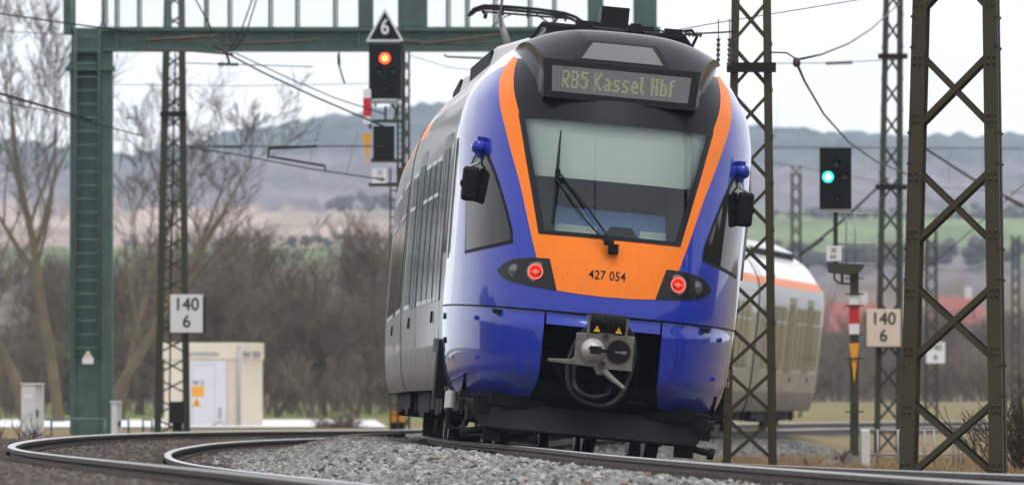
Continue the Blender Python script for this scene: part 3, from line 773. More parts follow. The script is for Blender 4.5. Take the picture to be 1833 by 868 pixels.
for s in (-1, 1):
    b = bumper(s)
    p = SP(s*1.0, 1.285, .03); mb = MB().prism([(-.045, .02), (.045, .02), (.028, -.025), (-.028, -.025)], (0, .05, 0), org=p); mb.build('sensor', M['ink'], b)
    for x, z in ((1.18, 1.21), (1.14, .83)):
        mb = MB().lathe(SP(s*x, z, .018), (s*.6, -.8, 0), [(.026, 0), (.026, .006), (.02, .010)], 14); mb.build('cover_cap', M['blue'], b)
    for d, z, w_ in ((2.5, 1.22, .05), (2.2, .80, .03), (1.9, .80, .03), (2.4, .98, .06)):
        mb = MB().bx((s*(W(z)-.01), d, z-.03), (s*(W(z)+.012 if d > 2.3 else W(z)-.0), d+w_*1.6, z+.03)); mb.build('socket', M['ink'] if z > .9 else M['steel_light'], b)
# lintel over the coupler
mb = MB(); xs = np.linspace(-.555, .555, 30)
mb.grid([[Vector((x, DD(x, z)-.030+.062*sstep(1.16, 1.33, z), z)) for x in xs] for z in (1.20, 1.215, 1.25, 1.28, 1.30, 1.318)])
mb.grid([[Vector((x, DD(x, 1.2)-.026, 1.20)) for x in xs], [Vector((x, DD(x, 1.2)+.3, 1.20)) for x in xs]])
mb.build('coupler_lintel', M['blue'], train, smooth=True, normals=False, auto=35)
# dark seam strip between cab shell and bumper, and cavity
mb = MB(); mb.grid([[Vector((p[0]*.992, p[1]+.03, z)) for p in shell_rows(1.3, 1.4, 2, 80)[0]] for z in (1.29, 1.345)])
mb.build('panel_gap', M['ink'], train, smooth=True, normals=False)
mb = MB()
mb.bx((-.60, .85, .40), (.60, .90, 1.25)); mb.bx((-.66, .40, .60), (-.61, .9, 1.25)); mb.bx((.61, .40, .60), (.66, .9, 1.25)); mb.bx((-1.0, .66, .38), (1.0, .9, .50))
mb.build('coupler_recess', M['under'], train)
# clutter in the recess
mb = MB()
for a, b, r in (((-.46, .45, .62), (-.30, .40, .58), .02), ((.30, .35, .52), (.46, .35, .52), .012), ((.46, .35, .52), (.47, .35, .66), .012), ((-.52, .5, .95), (-.30, .3, .62), .02), ((.2, .4, .75), (.2, .4, 1.1), .03), ((-.25, .4, .7), (.15, .4, .72), .04), ((.38, .5, .5), (.40, .5, 1.05), .025)):
    mb.tube([a, b], r, 8)
mb.box((-.38, .40, .62), (.09, .05, .06)); mb.box((-.42, .42, .54), (.07, .05, .04))
mb.build('recess_pipes', M['under'], train, smooth=True, auto=40)
# ---- coupler
cpl = MB(); cx, cz, cd = .0, .985, -.33
plate = [(-.275, .155), (-.06, .165), (-.03, .185), (.05, .185), (.08, .165), (.29, .165), (.29, -.175), (.06, -.175), (.03, -.235), (-.045, -.235), (-.085, -.165), (-.52, -.150), (-.53, -.118), (-.30, -.105), (-.275, -.08)]
cpl.prism(plate, (0, .07, 0), org=(cx, cd, cz))
cpl.bx((-.20, cd+.07, cz-.12), (.22, .8, cz+.12))
cp = cpl.build('coupler', M['steel'], train, bevel=.008)
MB().lathe((-.105, cd+.005, cz), (0, -1, 0), [(.115, 0), (.112, .03), (.085, .10), (.055, .15), (.03, .16)], 28).build('coupler_cone', M['steel_light'], cp, smooth=True, auto=40)
mb = MB().box((-.085, cd-.15, cz), (.11, .06, .075)); mb.box((-.03, cd-.13, cz), (.12, .04, .035)); mb.box((-.135, cd-.16, cz+.012), (.035, .03, .03)); mb.build('coupler_hook', M['under'], cp, bevel=.008)
mb = MB().lathe((.145, cd-.001, cz), (0, -1, 0), [(.125, -.02), (.125, .004), (.113, .004), (.113, .0015)], 30); mb.build('funnel_rim', M['rusty'], cp)
MB().lathe((.145, cd-.0025, cz), (0, -1, 0), [(.112, -.02), (.112, .003), (.01, .003)], 30).build('funnel', M['ink'], cp)
mb = MB().box((.16, cd-.012, cz), (.10, .01, .02)); mb.box((.20, cd-.012, cz+.0), (.05, .012, .035)); mb.build('funnel_latch', M['steel'], cp)
for x, z in ((.01, .135), (.0, -.13)):
    MB().lathe((x, cd, cz+z), (0, -1, 0), [(.034, 0), (.034, .02), (.022, .02), (.018, .004)], 18).build('air_port', M['rusty'], cp)
MB().tube([(.03, cd-.02, cz-.20), (.10, cd-.10, cz-.26), (.22, cd-.22, cz-.345)], [.034, .028, .02], 10).build('guide_prong', M['steel'], cp, smooth=True, auto=40)
# ribbed cover roll on top of the coupler
pr = []
for k in range(25):
    pr.append((.078 if k % 2 else .088, -.165+.33*k/24))
mb = MB().lathe((.02, cd+.03, cz+.275), (1, 0, 0), pr, 20); mb.bx((-.15, cd+.0, cz+.17), (.19, cd+.12, cz+.28)); ro = mb.build('cable_cover', M['black'], cp)
for x in (-.085, .125):
    o = cz+.205
    tri = [(-.032, -.026), (.032, -.026), (0, .032)]
    w_ = MB().prism(tri, (0, .008, 0), org=(x, cd-.058, o)).build('warning_triangle', M['warn'], ro)
    MB().bx((x-.004, cd-.0605, o-.012), (x+.004, cd-.0585, o+.012)).build('warning_mark', M['ink'], w_)
mb = MB()
for x in (-.165, .205): mb.bx((x-.012, cd+.0, cz+.10), (x+.012, cd+.05, cz+.33))
mb.bx((-.19, cd, cz+.30), (-.14, cd+.04, cz+.335)); mb.build('cover_bracket', M['steel'], cp)
mb = MB()
mb.tube(resample([(-.15, cd+.05, cz+.22), (-.24, cd+.14, cz+.10), (-.31, cd+.16, cz-.12), (-.30, cd+.12, cz-.34), (-.20, cd+.08, cz-.47), (-.02, cd+.06, cz-.53), (.14, cd+.08, cz-.49), (.24, cd+.12, cz-.34), (.30, cd+.16, cz-.1), (.29, cd+.16, cz+.12), (.21, cd+.05, cz+.24)], 48, True), .029, 10)
mb.tube(resample([(-.24, .1, cz-.1), (-.24, cd+.05, cz-.36), (-.1, cd+.03, cz-.45), (.06, cd+.04, cz-.42), (.12, .1, cz-.30)], 36, True), .026, 10)
mb.build('air_hose', mat('hose_rubber', (.014, .014, .015), .5, spec=.3), cp, smooth=True)

# ---- snow plough
mb = MB(); n = 24; g = []
for z, hw, d in ((.445, 1.265, .66), (.40, 1.225, .60), (.16, 1.06, .50), (.135, 1.04, .52)):
    g.append([Vector((hw*t, d+.42*abs(t)**2.2, z)) for t in np.linspace(-1, 1, n)])
mb.grid(g); mb.grid([[p+Vector((0, .03, 0)) for p in r] for r in g])
mb.grid([g[0], [p+Vector((0, .03, 0)) for p in g[0]]]); mb.grid([g[-1], [p+Vector((0, .03, 0)) for p in g[-1]]])
mb.build('snow_plough', M['plow'], train, smooth=True, normals=False, auto=30)
mb = MB()
for s in (-1, 1):
    mb.bx((s*1.20, 1.1, .43), (s*1.28, 1.5, .49)); mb.cyl((s*1.02, .98, .13), (s*1.20, .98, .10), .035, 10); mb.bx((s*.86, .9, .03), (s*1.04, 1.1, .15)); mb.bx((s*1.10, 1.0, .22), (s*1.2, 1.3, .36))
    mb.cyl((s*1.19, .98, .10), (s*1.25, .98, .09), .06, 10)
mb.bx((-1.15, .85, .30), (1.15, 3.2, .46)); mb.bx((-1.22, 1.7, .40), (1.22, 3.3, .58))
mb.build('underframe', M['under'], train)

# dark curved valance joining bumper and plough
mb = MB(); g = []
for z_, f_ in ((.66, 0), (.52, 0), (.50, 0), (.45, 1)):
    r = []
    for x in np.linspace(-1.27, 1.27, 61):
        if f_: r.append(Vector((x, .63+.42*abs(x/1.27)**2.2, z_)))
        else:
            xx = max(-1.2, min(1.2, x)); r.append(Vector((x*.985, DD(xx, z_)+(.03 if z_ < .6 else .09), z_)))
    g.append(r)
mb.grid(g); mb.build('valance', M['under'], train, smooth=True, normals=False, auto=40)
# ---- bogies
def bogie(parent, M4, name='bogie'):
    mb = MB()
    for s in (-1, 1):
        mb.bx((s*.98, -1.75, .42), (s*1.14, 1.75, .62)); mb.bx((s*.95, -.5, .30), (s*1.16, .5, .75))
        for d in (-1.25, 1.25): mb.bx((s*.93, d-.17, .27), (s*1.17, d+.17, .62)); mb.cyl((s*1.05, d, .60), (s*1.05, d, .85), .11, 10)
        mb.bx((s*.70, -1.95, .12), (s*.82, -1.80, .45))
    mb.bx((-.95, -.3, .45), (.95, .3, .7))
    o = mb.build(name, M['under'], parent); o.matrix_basis = M4
    for d in (-1.25, 1.25):
        w_ = MB()
        for s in (-1, 1):
            w_.lathe((s*.68, d, .43), (s, 0, 0), [(.08, -.02), (.46, .0), (.46, .025), (.43, .035), (.43, .14), (.36, .145), (.33, .10), (.12, .10), (.10, .16)], 32)
        w_.cyl((-.7, d, .43), (.7, d, .43), .08, 12)
        w_.build('wheelset', M['wheel'], o, smooth=True, auto=35)
    return o
bogie(train, Matrix.Translation((0, 4.3, 0)))

# ---- car bodies
ZS = [.50, .56, .70, .949, .951, 1.15, 1.4, 1.8, 2.2, 2.6, 3.0, 3.2, 3.319, 3.321, 3.42, 3.499, 3.501, 3.6, 3.69, 3.78, 3.85, 3.91, 3.97, 4.03, 4.08, 4.12, 4.15, 4.169]
def zmat(z): return 1 if z < .95 else 0 if z < 3.32 else 2 if z < 3.5 else 3
def body_mesh(d0, d1, low0=None, taper=None, orange0=None):
    mb = MB(); ds = list(np.linspace(d0, d1, 12)) if taper is None else list(np.linspace(d0, d1-2.2, 8))+list(np.linspace(d1-1.9, d1, 10))
    for s in (-1, 1):
        g = []
        for z in ZS:
            r = []
            for d in ds:
                zz = z; x = W(z)
                if taper and d > d1-2.0:
                    t = (d-(d1-2.0))/2.0; zmax = lerp(4.17, 3.42, t**1.6)
                    if z > 3.32: zz = 3.32+(z-3.32)/(4.17-3.32)*(zmax-3.32)
                    x = x*(1-.03*t*t)
                r.append((s*x, d, zz))
            g.append(r)
        b = len(mb.v); n = len(ds)
        for r in g: mb.v += r
        for i in range(len(ZS)-1):
            zm = (ZS[i]+ZS[i+1])/2
            for j in range(n-1):
                dm = (ds[j]+ds[j+1])/2
                if low0 is not None and zm < .95 and dm < low0: continue
                mi = zmat(zm)
                if mi == 2 and orange0 is not None and dm < orange0: mi = 0
                q = (b+i*n+j, b+i*n+j+1, b+(i+1)*n+j+1, b+(i+1)*n+j)
                mb.f.append(q); mb.m.append(mi)
    # ends and floor
    for d, tp_ in ((d0, None), (d1, taper)):
        ring = []
        for s in (-1, 1):
            zz = ZS if s < 0 else list(reversed(ZS))
            for z in zz:
                if tp_: z2 = z if z <= 3.32 else 3.32+(z-3.32)/(4.17-3.32)*.10; ring.append((s*W(z)*.97, d, z2))
                else: ring.append((s*W(z), d, z))
        b = len(mb.v); mb.v += ring; mb.f.append(tuple(range(b, b+len(ring)))); mb.m.append(4)
    mb.add([(-1.3, d0, .502), (1.3, d0, .502), (1.3, d1, .502), (-1.3, d1, .502)], [(0, 1, 2, 3)], 4)
    return mb
BM = [M['silver'], M['silver_low'], M['orange'], M['white'], M['under']]
def slim(mb):
    mb.v = [(p[0]*.995, p[1], p[2]-.004) for p in mb.v]; return mb
def side_panes(mb, d0, d1, z0, z1, s, off=.006):
    zz = np.linspace(z0, z1, 5)
    mb.grid([[Vector((s*(W(z)+off), d, z)) for d in (d0, d1)] for z in zz])
def windows(parent, spans, doors):
    for s in (-1, 1):
        for a, b in spans:
            f = MB(); side_panes(f, a-.05, b+.05, 1.40, 2.92, s, .004); fo = f.build('side_window', M['frame'], parent, normals=False)
            g = MB(); side_panes(g, a, b, 1.45, 2.87, s, .010); g.build('pane', M['winglass'], fo, normals=False)
            h = MB().bx((s*(W(2.5)+.008), a+.02, 2.50), (s*(W(2.5)+.016), b-.02, 2.54)); h.build('vent_bar', M['frame'], fo)
        for a, b in doors:
            f = MB(); side_panes(f, a-.04, b+.04, .97, 3.10, s, .005); fo = f.build('door', M['silver'], parent, normals=False)
            for q0, q1 in ((a+.08, (a+b)/2-.06), ((a+b)/2+.06, b-.08)):
                g = MB(); side_panes(g, q0, q1, 1.40, 2.95, s, .011); g.build('door_glass', M['winglass'], fo, normals=False)
            g = MB()
            for q in (a-.04, (a+b)/2, b+.04): side_panes(g, q-.010, q+.010, .99, 3.08, s, .009)
            g.build('door_seam', M['black'], fo)
            g = MB().bx((s*W(1.25), b+.10, 1.18), (s*(W(1.25)+.02), b+.17, 1.30)); g.build('door_button', M['ink'], fo)
def under_boxes(parent, d0, d1):
    mb = MB(); rr = random.Random(int(d0*10)); d = d0
    while d < d1:
        L = rr.uniform(.5, 1.6)
        mb.bx((-1.22, d, rr.uniform(.22, .34)), (1.22, min(d+L, d1), .56)); d += L+rr.uniform(.05, .3)
    mb.build('equipment_boxes', M['under'], parent)
def roof_units(parent, spans):
    for a, b in spans:
        mb = MB()
        sec = [(-1.02, 3.90), (-.96, 4.16), (-.6, 4.30), (.6, 4.30), (.96, 4.16), (1.02, 3.90)]
        mb.prism(sec, (0, b-a, 0), org=(0, a, 0)); u = mb.build('roof_unit', M['roofgrey'], parent, bevel=.03)
        g = MB()
        for k in range(int((b-a)/.12)):
            for s in (-1, 1): g.box((s*.99, a+.12+k*.12, 4.04), (.03, .05, .17))
        g.build('vent_slats', M['ink'], u)
b0 = body_mesh(3.0, 14.15, low0=None, orange0=12.5).build('car_body', BM, train, smooth=True, normals=False, auto=30)
windows(b0, [(6.0+k*1.42, 6.0+k*1.42+1.10) for k in range(3)]+[(12.2, 13.6)], [(4.0, 5.5), (10.3, 11.8)])
under_boxes(b0, 6.6, 13.0); roof_units(b0, [(7.5, 12.5)])
# bogie cut-out behind the bumper, step and connector
for s in (-1, 1): MB().bx((s*1.36, 3.02, .40), (s*1.452, 3.55, .98)).build('skirt_opening', M['under'], train)
for s in (-1, 1):
    MB().cyl((s*1.44, 3.3, .86), (s*1.44, 3.3, 1.0), .06, 12).build('filler_cap', M['steel'], train)
    if s > 0: continue
    mb = MB().cyl((s*1.33, 1.9, .30), (s*1.33, 1.95, .47), .06, 14); jb = mb.build('jumper_plug', M['steel_light'], train)
    MB().tube(resample([(s*1.33, 1.9, .30), (s*1.34, 1.9, .18), (s*1.27, 1.88, .10), (s*1.17, 1.9, .16), (s*1.14, 1.9, .32)], 24, True), .028, 8).build('jumper_hose', M['black'], jb, smooth=True)
    mb = MB().bx((s*.98, 1.35, .10), (s*1.06, 1.40, .28)); mb.bx((s*.80, 1.35, .13), (s*.88, 1.42, .24)); mb.build('rail_guard', M['zinc'], train)
# antennas, horn and bars over the cab roof
mb = MB()
mb.tube([(-.80, 3.35, 4.08), (-.70, 3.35, 4.24), (.74, 3.35, 4.24), (.88, 3.35, 4.06)], .03, 8)
mb.bx((-.66, 3.33, 4.12), (.78, 3.40, 4.22))
for x in (-.28, .62): mb.bx((x-.09, 3.2, 4.22), (x+.09, 3.4, 4.31))
mb.cyl((.24, 3.3, 4.2), (.24, 3.3, 4.33), .06, 12); mb.cyl((.24, 3.3, 4.25), (.24, 3.3, 4.29), .09, 12)
mb.bx((-.25, 4.2, 4.18), (.48, 4.5, 4.36))
mb.tube([(.80, 3.3, 4.1), (.86, 3.3, 4.26), (.80, 3.3, 4.32), (.72, 3.3, 4.30)], .018, 6)
mb.build('roof_antennas', M['black'], train)
MB().bx((.03, 6.0, 4.2), (.32, 6.5, 4.62)).build('roof_box', M['ink'], train)
# the other cars of the unit, each turned along the curve
def chain(y0, ncar, L):
    out = []; y = y0
    for k in range(ncar):
        x0 = Xt(y); yb = y+L
        for _ in range(4):
            x1 = Xt(yb); yb = y+math.sqrt(L*L-(x1-x0)**2)
        out.append((Vector((x0, y, 0)), math.atan2(-(Xt(yb)-x0), yb-y))); y = yb
    return out, y
ends = train_matrix((.775, 84, 0), PSI, 0) @ Vector((0, 14.5, 0))
cars, yend = chain(ends.y, 3, 14.9)
mid = body_mesh(.35, 14.55)
for k, (p, yaw) in enumerate(cars):
    T = TI @ train_matrix(p, yaw, RHO)
    if k == 0:
        b = mid.build('car_body', BM, train, smooth=True, normals=False, auto=30)
        windows(b, [(1.0+q*1.42, 1.0+q*1.42+1.10) for q in range(3)]+[(7.4+q*1.42, 7.4+q*1.42+1.10) for q in range(4)], [(5.45, 6.95)])
        under_boxes(b, 2.4, 12.2); roof_units(b, [(1.0, 5.5), (8, 13)]); bm0 = b
    else:
        b = copy_tree(bm0, train)
    b.matrix_basis = T
    bl = slim(body_mesh(-.37, .365)).build('gangway_cover', BM, train, smooth=True, normals=False, auto=30); bl.matrix_basis = T
    bogie(train, T)
# pantograph raised over the second car
pan = MB(); PY = 118.0
def pw(px, py, y=PY): return at(px, py, y)
root = MB().add([], [])
base = TI @ Vector((Xt(PY)+.40, PY, 4.25))
mb = MB(); mb.bx((base.x-.6, base.y-.6, base.z-.05), (base.x+.6, base.y+.6, base.z+.05)); pn = mb.build('pantograph', M['under'], train)
L = lambda v: TI @ Vector(v)
mb = MB(); mb.tube([L(pw(912, 92)), L(pw(892, 24))], [.055, .035], 8); mb.build('pantograph_arm', M['zinc'], pn, smooth=True); mb = MB(); mb.tube([L(pw(940, 92, PY+.6)), L(pw(1000, 30, PY+.6))], .02, 6); mb.build('pantograph_arm', M['zinc'], pn, smooth=True)
mb = MB()
mb.tube([L(pw(x, y)) for x, y in ((838, 30), (848, 17), (865, 11), (900, 12), (960, 17), (1010, 24), (1030, 31), (1050, 45))], .022, 8)
mb.tube([L(pw(x, y, PY+.35)) for x, y in ((842, 28), (852, 20), (868, 16), (905, 18), (960, 23), (1008, 29), (1026, 36), (1046, 48))], .020, 8)
mb.tube([L(pw(x, y)) for x, y in ((862, 21), (1020, 34))], .016, 6)
for x in (865, 900, 945, 1012): mb.bar(L(pw(x, 12+(x-865)*.09)), L(pw(x, 24+(x-865)*.09, PY+.3)), .03, .03)
mb.tube([L(pw(1000, 32)), L(pw(985, 45))], .015, 6); mb.tube([L(pw(960, 26)), L(pw(985, 44))], .012, 6); mb.tube([L(pw(870, 24)), L(pw(868, 34))], .03, 6)
mb.tube([L(pw(880, 48)), L(pw(905, 30)), L(pw(925, 24))], .008, 5)
mb.build('contact_head', M['under'], pn, smooth=True, auto=40)

# ---- second unit coupled behind, seen to the right of the first
rcars, yend2 = chain(yend+.9, 4, 15.7)
rear = bpy.data.objects.new('passenger_train', None); COL.objects.link(rear)
RM = train_matrix(rcars[0][0], rcars[0][1], RHO); rear.matrix_world = RM; RI = RM.inverted()
tag(rear, 'pale grey rear train unit with white roof and orange stripe in the background', 'train', 'passenger train units')
for k, (p, yaw) in enumerate(rcars):
    T = RI @ train_matrix(p, yaw, RHO)
    if k < 3:
        b = copy_tree(bm0, rear)
    else:
        b = body_mesh(.35, 15.6, taper=True).build('car_body', BM, rear, smooth=True, normals=False, auto=30)
        windows(b, [(1.0+q*1.32, 1.0+q*1.32+1.02) for q in range(4)]+[(8.6+q*1.32, 8.6+q*1.32+1.02) for q in range(2)]+[(12.6, 14.4)], [(6.6, 8.1), (11.0, 12.4)])
        under_boxes(b, 2.4, 10.4); roof_units(b, [(1.0, 11.3)])
        MB().bx((-.5, 15.6, .55), (.9, 15.95, 1.15)).build('coupler', M['under'], b)
        v = MB()
        for s in (-1, 1):
            for q in range(2): v.box((s*1.13, 13.0+q*.55, 3.72), (.34, .40, .03), M=Matrix.Rotation(s*R(62), 4, 'Y'))
        v.build('roof_vent', M['ink'], b)
    b.matrix_basis = T
    if k: bl = slim(body_mesh(-.37, .365)).build('gangway_cover', BM, rear, smooth=True, normals=False, auto=30); bl.matrix_basis = T
    bogie(rear, T @ Matrix.Translation((0, 0 if k else 2.2, 0)))
bogie(rear, RI @ train_matrix(rcars[-1][0], rcars[-1][1], RHO) @ Matrix.Translation((0, 11.6, 0)))
# ================================================================== STEEL MASTS
def lattice_mast(name, label, base, top_x, h, w0, w1, d0, d1, leg, panel, m, md, rz=0, gap=.0, group='lattice masts', brace=.05, foot=True, plates=(), th=.012):
    """four angle legs, crossed flat bars on the two wide faces and zigzags on the narrow ones"""
    root = empty(name, base, rz); tag(root, label, 'mast', group)
    lean = (top_x-base[0])
    def corner(sx, sy, z):
        t = z/h; return Vector((sx*lerp(w0, w1, t)/2+lean*t, sy*lerp(d0, d1, t)/2, z))
    for sx in (-1, 1):
        for sy in (-1, 1):
            mb = MB(); a, b = corner(sx, sy, 0), corner(sx, sy, h)
            # angle section: two thin flanges
            for wx, wy in ((leg, th), (th, leg)):
                off = Vector((-sx*(wx/2), -sy*(wy/2), 0))
                vs = []
                for p in (a, b):
                    for ux, uy in ((-1, -1), (1, -1), (1, 1), (-1, 1)): vs.append(p+off+Vector((ux*wx/2, uy*wy/2, 0)))
                e = .0 if wx == leg else th
                if wx == th:
                    vs = [v+Vector((0, -sy*0.0, 0)) for v in vs]
                    vs = [Vector((v.x, v.y-sy*th*(1 if (v.y-(p_.y))*sy > -leg*.5 else 0), v.z)) for v, p_ in zip(vs, [a]*4+[b]*4)]
                mb.add(vs, [(3, 2, 1, 0), (4, 5, 6, 7), (0, 1, 5, 4), (1, 2, 6, 5), (2, 3, 7, 6), (3, 0, 4, 7)])
            if w0 > 1 and sy < 0:
                z = .25
                while z < h:
                    for q in (.25, .65):
                        for zo in (0, .045):
                            c = corner(sx, sy, z+zo*1.4)+Vector((-sx*leg*q, -.004, 0)); mb.lathe(c, (0, -1, 0), [(.017, 0), (.015, .010), (.005, .015)], 8)
                    z += panel*.5
            mb.build('leg', m, root)
    z = .12; k = 0
    fr = MB(); bk = MB(); sd = MB()
    while z < h-panel*.5:
        z1 = z+panel-gap
        for sy, t_ in ((-1, fr), (1, bk)):
            a, b = corner(-1, sy, z), corner(1, sy, z1); c, d = corner(1, sy, z), corner(-1, sy, z1)
            o1 = Vector((0, -sy*(th+.008), 0)); o2 = Vector((0, -sy*(th+.026), 0))
            t_.bar(a+o1, b+o1, brace, .012, (0, 1, 0)); t_.bar(c+o2, d+o2, brace, .012, (0, 1, 0))
        for sx in (-1, 1):
            zz = (z+z1)/2; o = Vector((-sx*(th+.01), 0, 0))
            sd.bar(corner(sx, -1, z)+o, corner(sx, 1, zz)+o, .012, brace*.8, (0, 0, 1)); sd.bar(corner(sx, 1, zz)+o, corner(sx, -1, z1)+o, .012, brace*.8, (0, 0, 1))
        z += panel; k += 1
    fr.build('bracing', m, root); bk.build('bracing', md, root); sd.build('bracing', md, root)  # rear and side bars take the darker steel, their shade put into colour
    if foot:
        mb = MB().box((0, 0, -.45), (w0+.35, d0+.35, 1.0)); mb.build('foundation', M['concrete'], root, bevel=.04)
    for zp, wp in plates:
        t = zp/h; mb = MB().box((lean*t, -lerp(d0, d1, t)/2-.02, zp), (lerp(w0, w1, t)+wp, .10, .12)); mb.build('clamp', md, root)
    return root
lattice_mast('lattice_mast', 'big close lattice mast with rivets at the right edge, nearest of all masts', (xat(1709, 84.), 84.3, -.42), xat(1717, 84.), 7.0, 1.02, .72, .62, .42, .138, 1.125, M['mast'], M['mast_dark_shaded'], rz=R(-7), gap=.26, brace=.054, foot=False)
lattice_mast('lattice_mast', 'lattice mast directly beside the right flank of the train front', (xat(1342, 107.5), 107.5, -.36), xat(1346, 107.5), 8.5, .665, .40, .34, .25, .095, .575, M['mast'], M['mast_dark_shaded'], plates=((5.0, .1),), brace=.04)
lattice_mast('lattice_mast', 'lattice mast right of the green signal carrying a cream number board', (xat(1589, 193), 193, -.75), xat(1600, 193), 11.5, .62, .41, .32, .25, .125, .70, M['mast_green'], M['mast_dark_shaded'], plates=((6.1, .2), (9.0, .2)), brace=.045)
lattice_mast('lattice_mast', 'slim lattice mast left of the pale hut carrying a white number board', (xat(308, 197), 197, -.3), xat(313, 197), 12, .82, .40, .32, .25, .15, .46, M['mast_green'], M['mast_dark_shaded'], plates=((7.4, .05),), brace=.035, gap=.06)
lattice_mast('lattice_mast', 'short dark lattice mast in the distance above the rear train roof', (xat(1425, 330), 330, -.9), xat(1425, 330), 10.3, .42, .40, .3, .3, .09, .55, M['mast_green'], M['mast_dark_shaded'], brace=.05, foot=False)
lattice_mast('lattice_mast', 'blurred far lattice mast behind the nearest mast, small white board on it', (xat(1667, 300), 300, -.9), xat(1667, 300), 7.5, .50, .40, .3, .3, .09, .55, M['mast_green'], M['mast_dark_shaded'], brace=.045, foot=False)
lattice_mast('lattice_mast', 'faintest far lattice mast at the right edge by the grassy field', (xat(1818, 420), 420, -.9), xat(1818, 420), 9.6, .45, .40, .3, .3, .09, .6, M['mast_green'], M['mast_dark_shaded'], brace=.05, foot=False)
lattice_mast('lattice_mast', 'thin green mast post rising just behind the red signal', (xat(728, 205), 205, -.6), xat(728, 205), 12, .17, .15, .15, .13, .05, .4, M['mast_green'], M['mast_dark_shaded'], brace=.03, foot=False)
# cable and switch box inside the left mast
mb = MB(); mb.tube([at(314, 95, 196.7), at(307, 420, 196.6), at(303, 768, 196.5)], .022, 6); o = mb.build('earth_cable', M['ink']); tag(o, 'dark cable running down the slim left lattice mast', 'cable')
mb = MB().bx((xat(303, 196), 196.0, zat(757, 196)), (xat(331, 196), 196.4, zat(718, 196))); mb.bx((xat(308, 196), 196.1, zat(772, 196)), (xat(326, 196), 196.3, zat(755, 196)))
o = mb.build('switch_box', M['mast_dark_shaded'], bevel=.02); tag(o, 'dark switch box fixed low on the slim left lattice mast', 'box')

# ------------------------------------------------------------------ number boards
def board(label, px0, py0, px1, py1, Y, m, lines, side, ts=.42):
    x0, x1, z1, z0 = xat(px0, Y), xat(px1, Y), zat(py0, Y), zat(py1, Y)
    root = empty('number_board', ((x0+x1)/2, Y, z0)); tag(root, label, 'sign', 'kilometre boards'); o = Vector(root.location)
    w, h = x1-x0, z1-z0
    MB().bx((-w/2, -.01, 0), (w/2, .02, h)).build('plate', m, root, bevel=.006)
    MB().bx((side*w*.05-w*.47, .03, -.02), (side*w*.05+w*.47+(side*w*.06), .22, h*.93)).build('back_box', M['ink'], root)
    for t, zz in lines: text_obj('lettering', t, h*ts, M['ink'], (0, -.014, h*zz), (1, 0, 0), (0, 0, 1), root, spacing=1.0, bold=0, sx=.95)
    return root
board('white board reading 140 over 6 on the left lattice mast', 305, 527, 363, 595, 196.3, M['white_sign'], [('140', .73), ('6', .28)], 1, .47)
board('cream board reading 140 over 6 on the right lattice mast', 1551, 553, 1612, 620, 192.5, M['cream_sign'], [('140', .73), ('6', .28)], -1, .47)
board('small far white board partly hidden behind the biggest mast', 1658, 612, 1692, 650, 299, M['white_sign'], [('140', .73), ('6', .28)], 1, .42)

# ================================================================== SIGNAL GANTRY
GY = 190.; gx = lambda p: xat(p, GY); gz = lambda p: zat(p, GY)
gan = empty('signal_gantry', (gx(162), GY, -.5)); tag(gan, 'green steel gantry with ladder column and meshed walkway spanning the tracks', 'gantry'); G0 = Vector(gan.location)
def gb(mb, px0, py0, px1, py1, y0=0., y1=.4, mi=0):
    return mb.bx((gx(px0)-G0.x, y0, gz(py1)-G0.z), (gx(px1)-G0.x, y1, gz(py0)-G0.z), mi)
mb = MB(); gb(mb, 125, 95, 136, 790, 0, .5); gb(mb, 181, 95, 201, 790, -.02, .5); gb(mb, 136, 95, 181, 790, .22, .3); gb(mb, 127, 50, 200, 95, .05, .5)
gb(mb, 131, 645, 186, 790, .05, .22)
gb(mb, 117, 119, 205, 127, -.10, .6); gb(mb, 122, 112, 200, 119, -.05, .55)
col_ = mb.build('column', M['green'], gan, bevel=.01)
mb = MB(); gb(mb, 185, 56, 1182, 88, .02, .10); gb(mb, 185, 49, 1182, 56, -.12, .55); gb(mb, 185, 86, 1182, 92, -.10, .5); gb(mb, 185, 57, 1182, 88, .42, .48)
for p in (207, 300, 405, 520, 640, 742, 850, 955, 1060): gb(mb, p, 56, p+4, 87, -.06, .02)
mb.build('girder', M['green'], gan)
mb = MB(); gb(mb, 1092, 92, 1132, 790, .0, .5); mb.build('column', M['green'], gan)
for p0, p1, yb in ((113, 134, 62), (641, 668, 48), (712, 765, 48), (1052, 1080, 48), (1134, 1176, 48)):
    mb = MB(); gb(mb, p0, -60, p1, yb, .05, .45); mb.build('post', M['green'], gan, bevel=.01)
for p in (186, 207, 247, 300, 367, 409, 482, 530, 598, 800, 834, 884, 946, 990):
    mb = MB(); gb(mb, p-2, -60, p+3, 50, -.02, .06); gb(mb, p+4, -60, p+7, 50, .02, .06); mb.build('railing_post', M['green_lt'], gan)
mb = MB()
for x in np.arange(gx(190), gx(1175), .045): mb.bx((x-G0.x-.0025, .07, gz(48)-G0.z), (x-G0.x+.0025, .074, gz(-60)-G0.z))
o = mb.build('mesh_panel', M['mesh'], gan)
lad = MB()
for p in (135.5, 178): lad.tube([(gx(p)-G0.x, -.12, gz(642)-G0.z), (gx(p)-G0.x, -.12, gz(60)-G0.z), (gx(p+(-6 if p < 150 else 6))-G0.x, -.14, gz(40)-G0.z), (gx(p+(-6 if p < 150 else 6))-G0.x, -.14, gz(-60)-G0.z)], .028, 8)
y = 66
while y < 640: lad.tube([(gx(136)-G0.x, -.12, gz(y)-G0.z), (gx(178)-G0.x, -.12, gz(y)-G0.z)], .017, 6); y += 24.2
lad.build('ladder', M['green_lt'], gan, smooth=True)
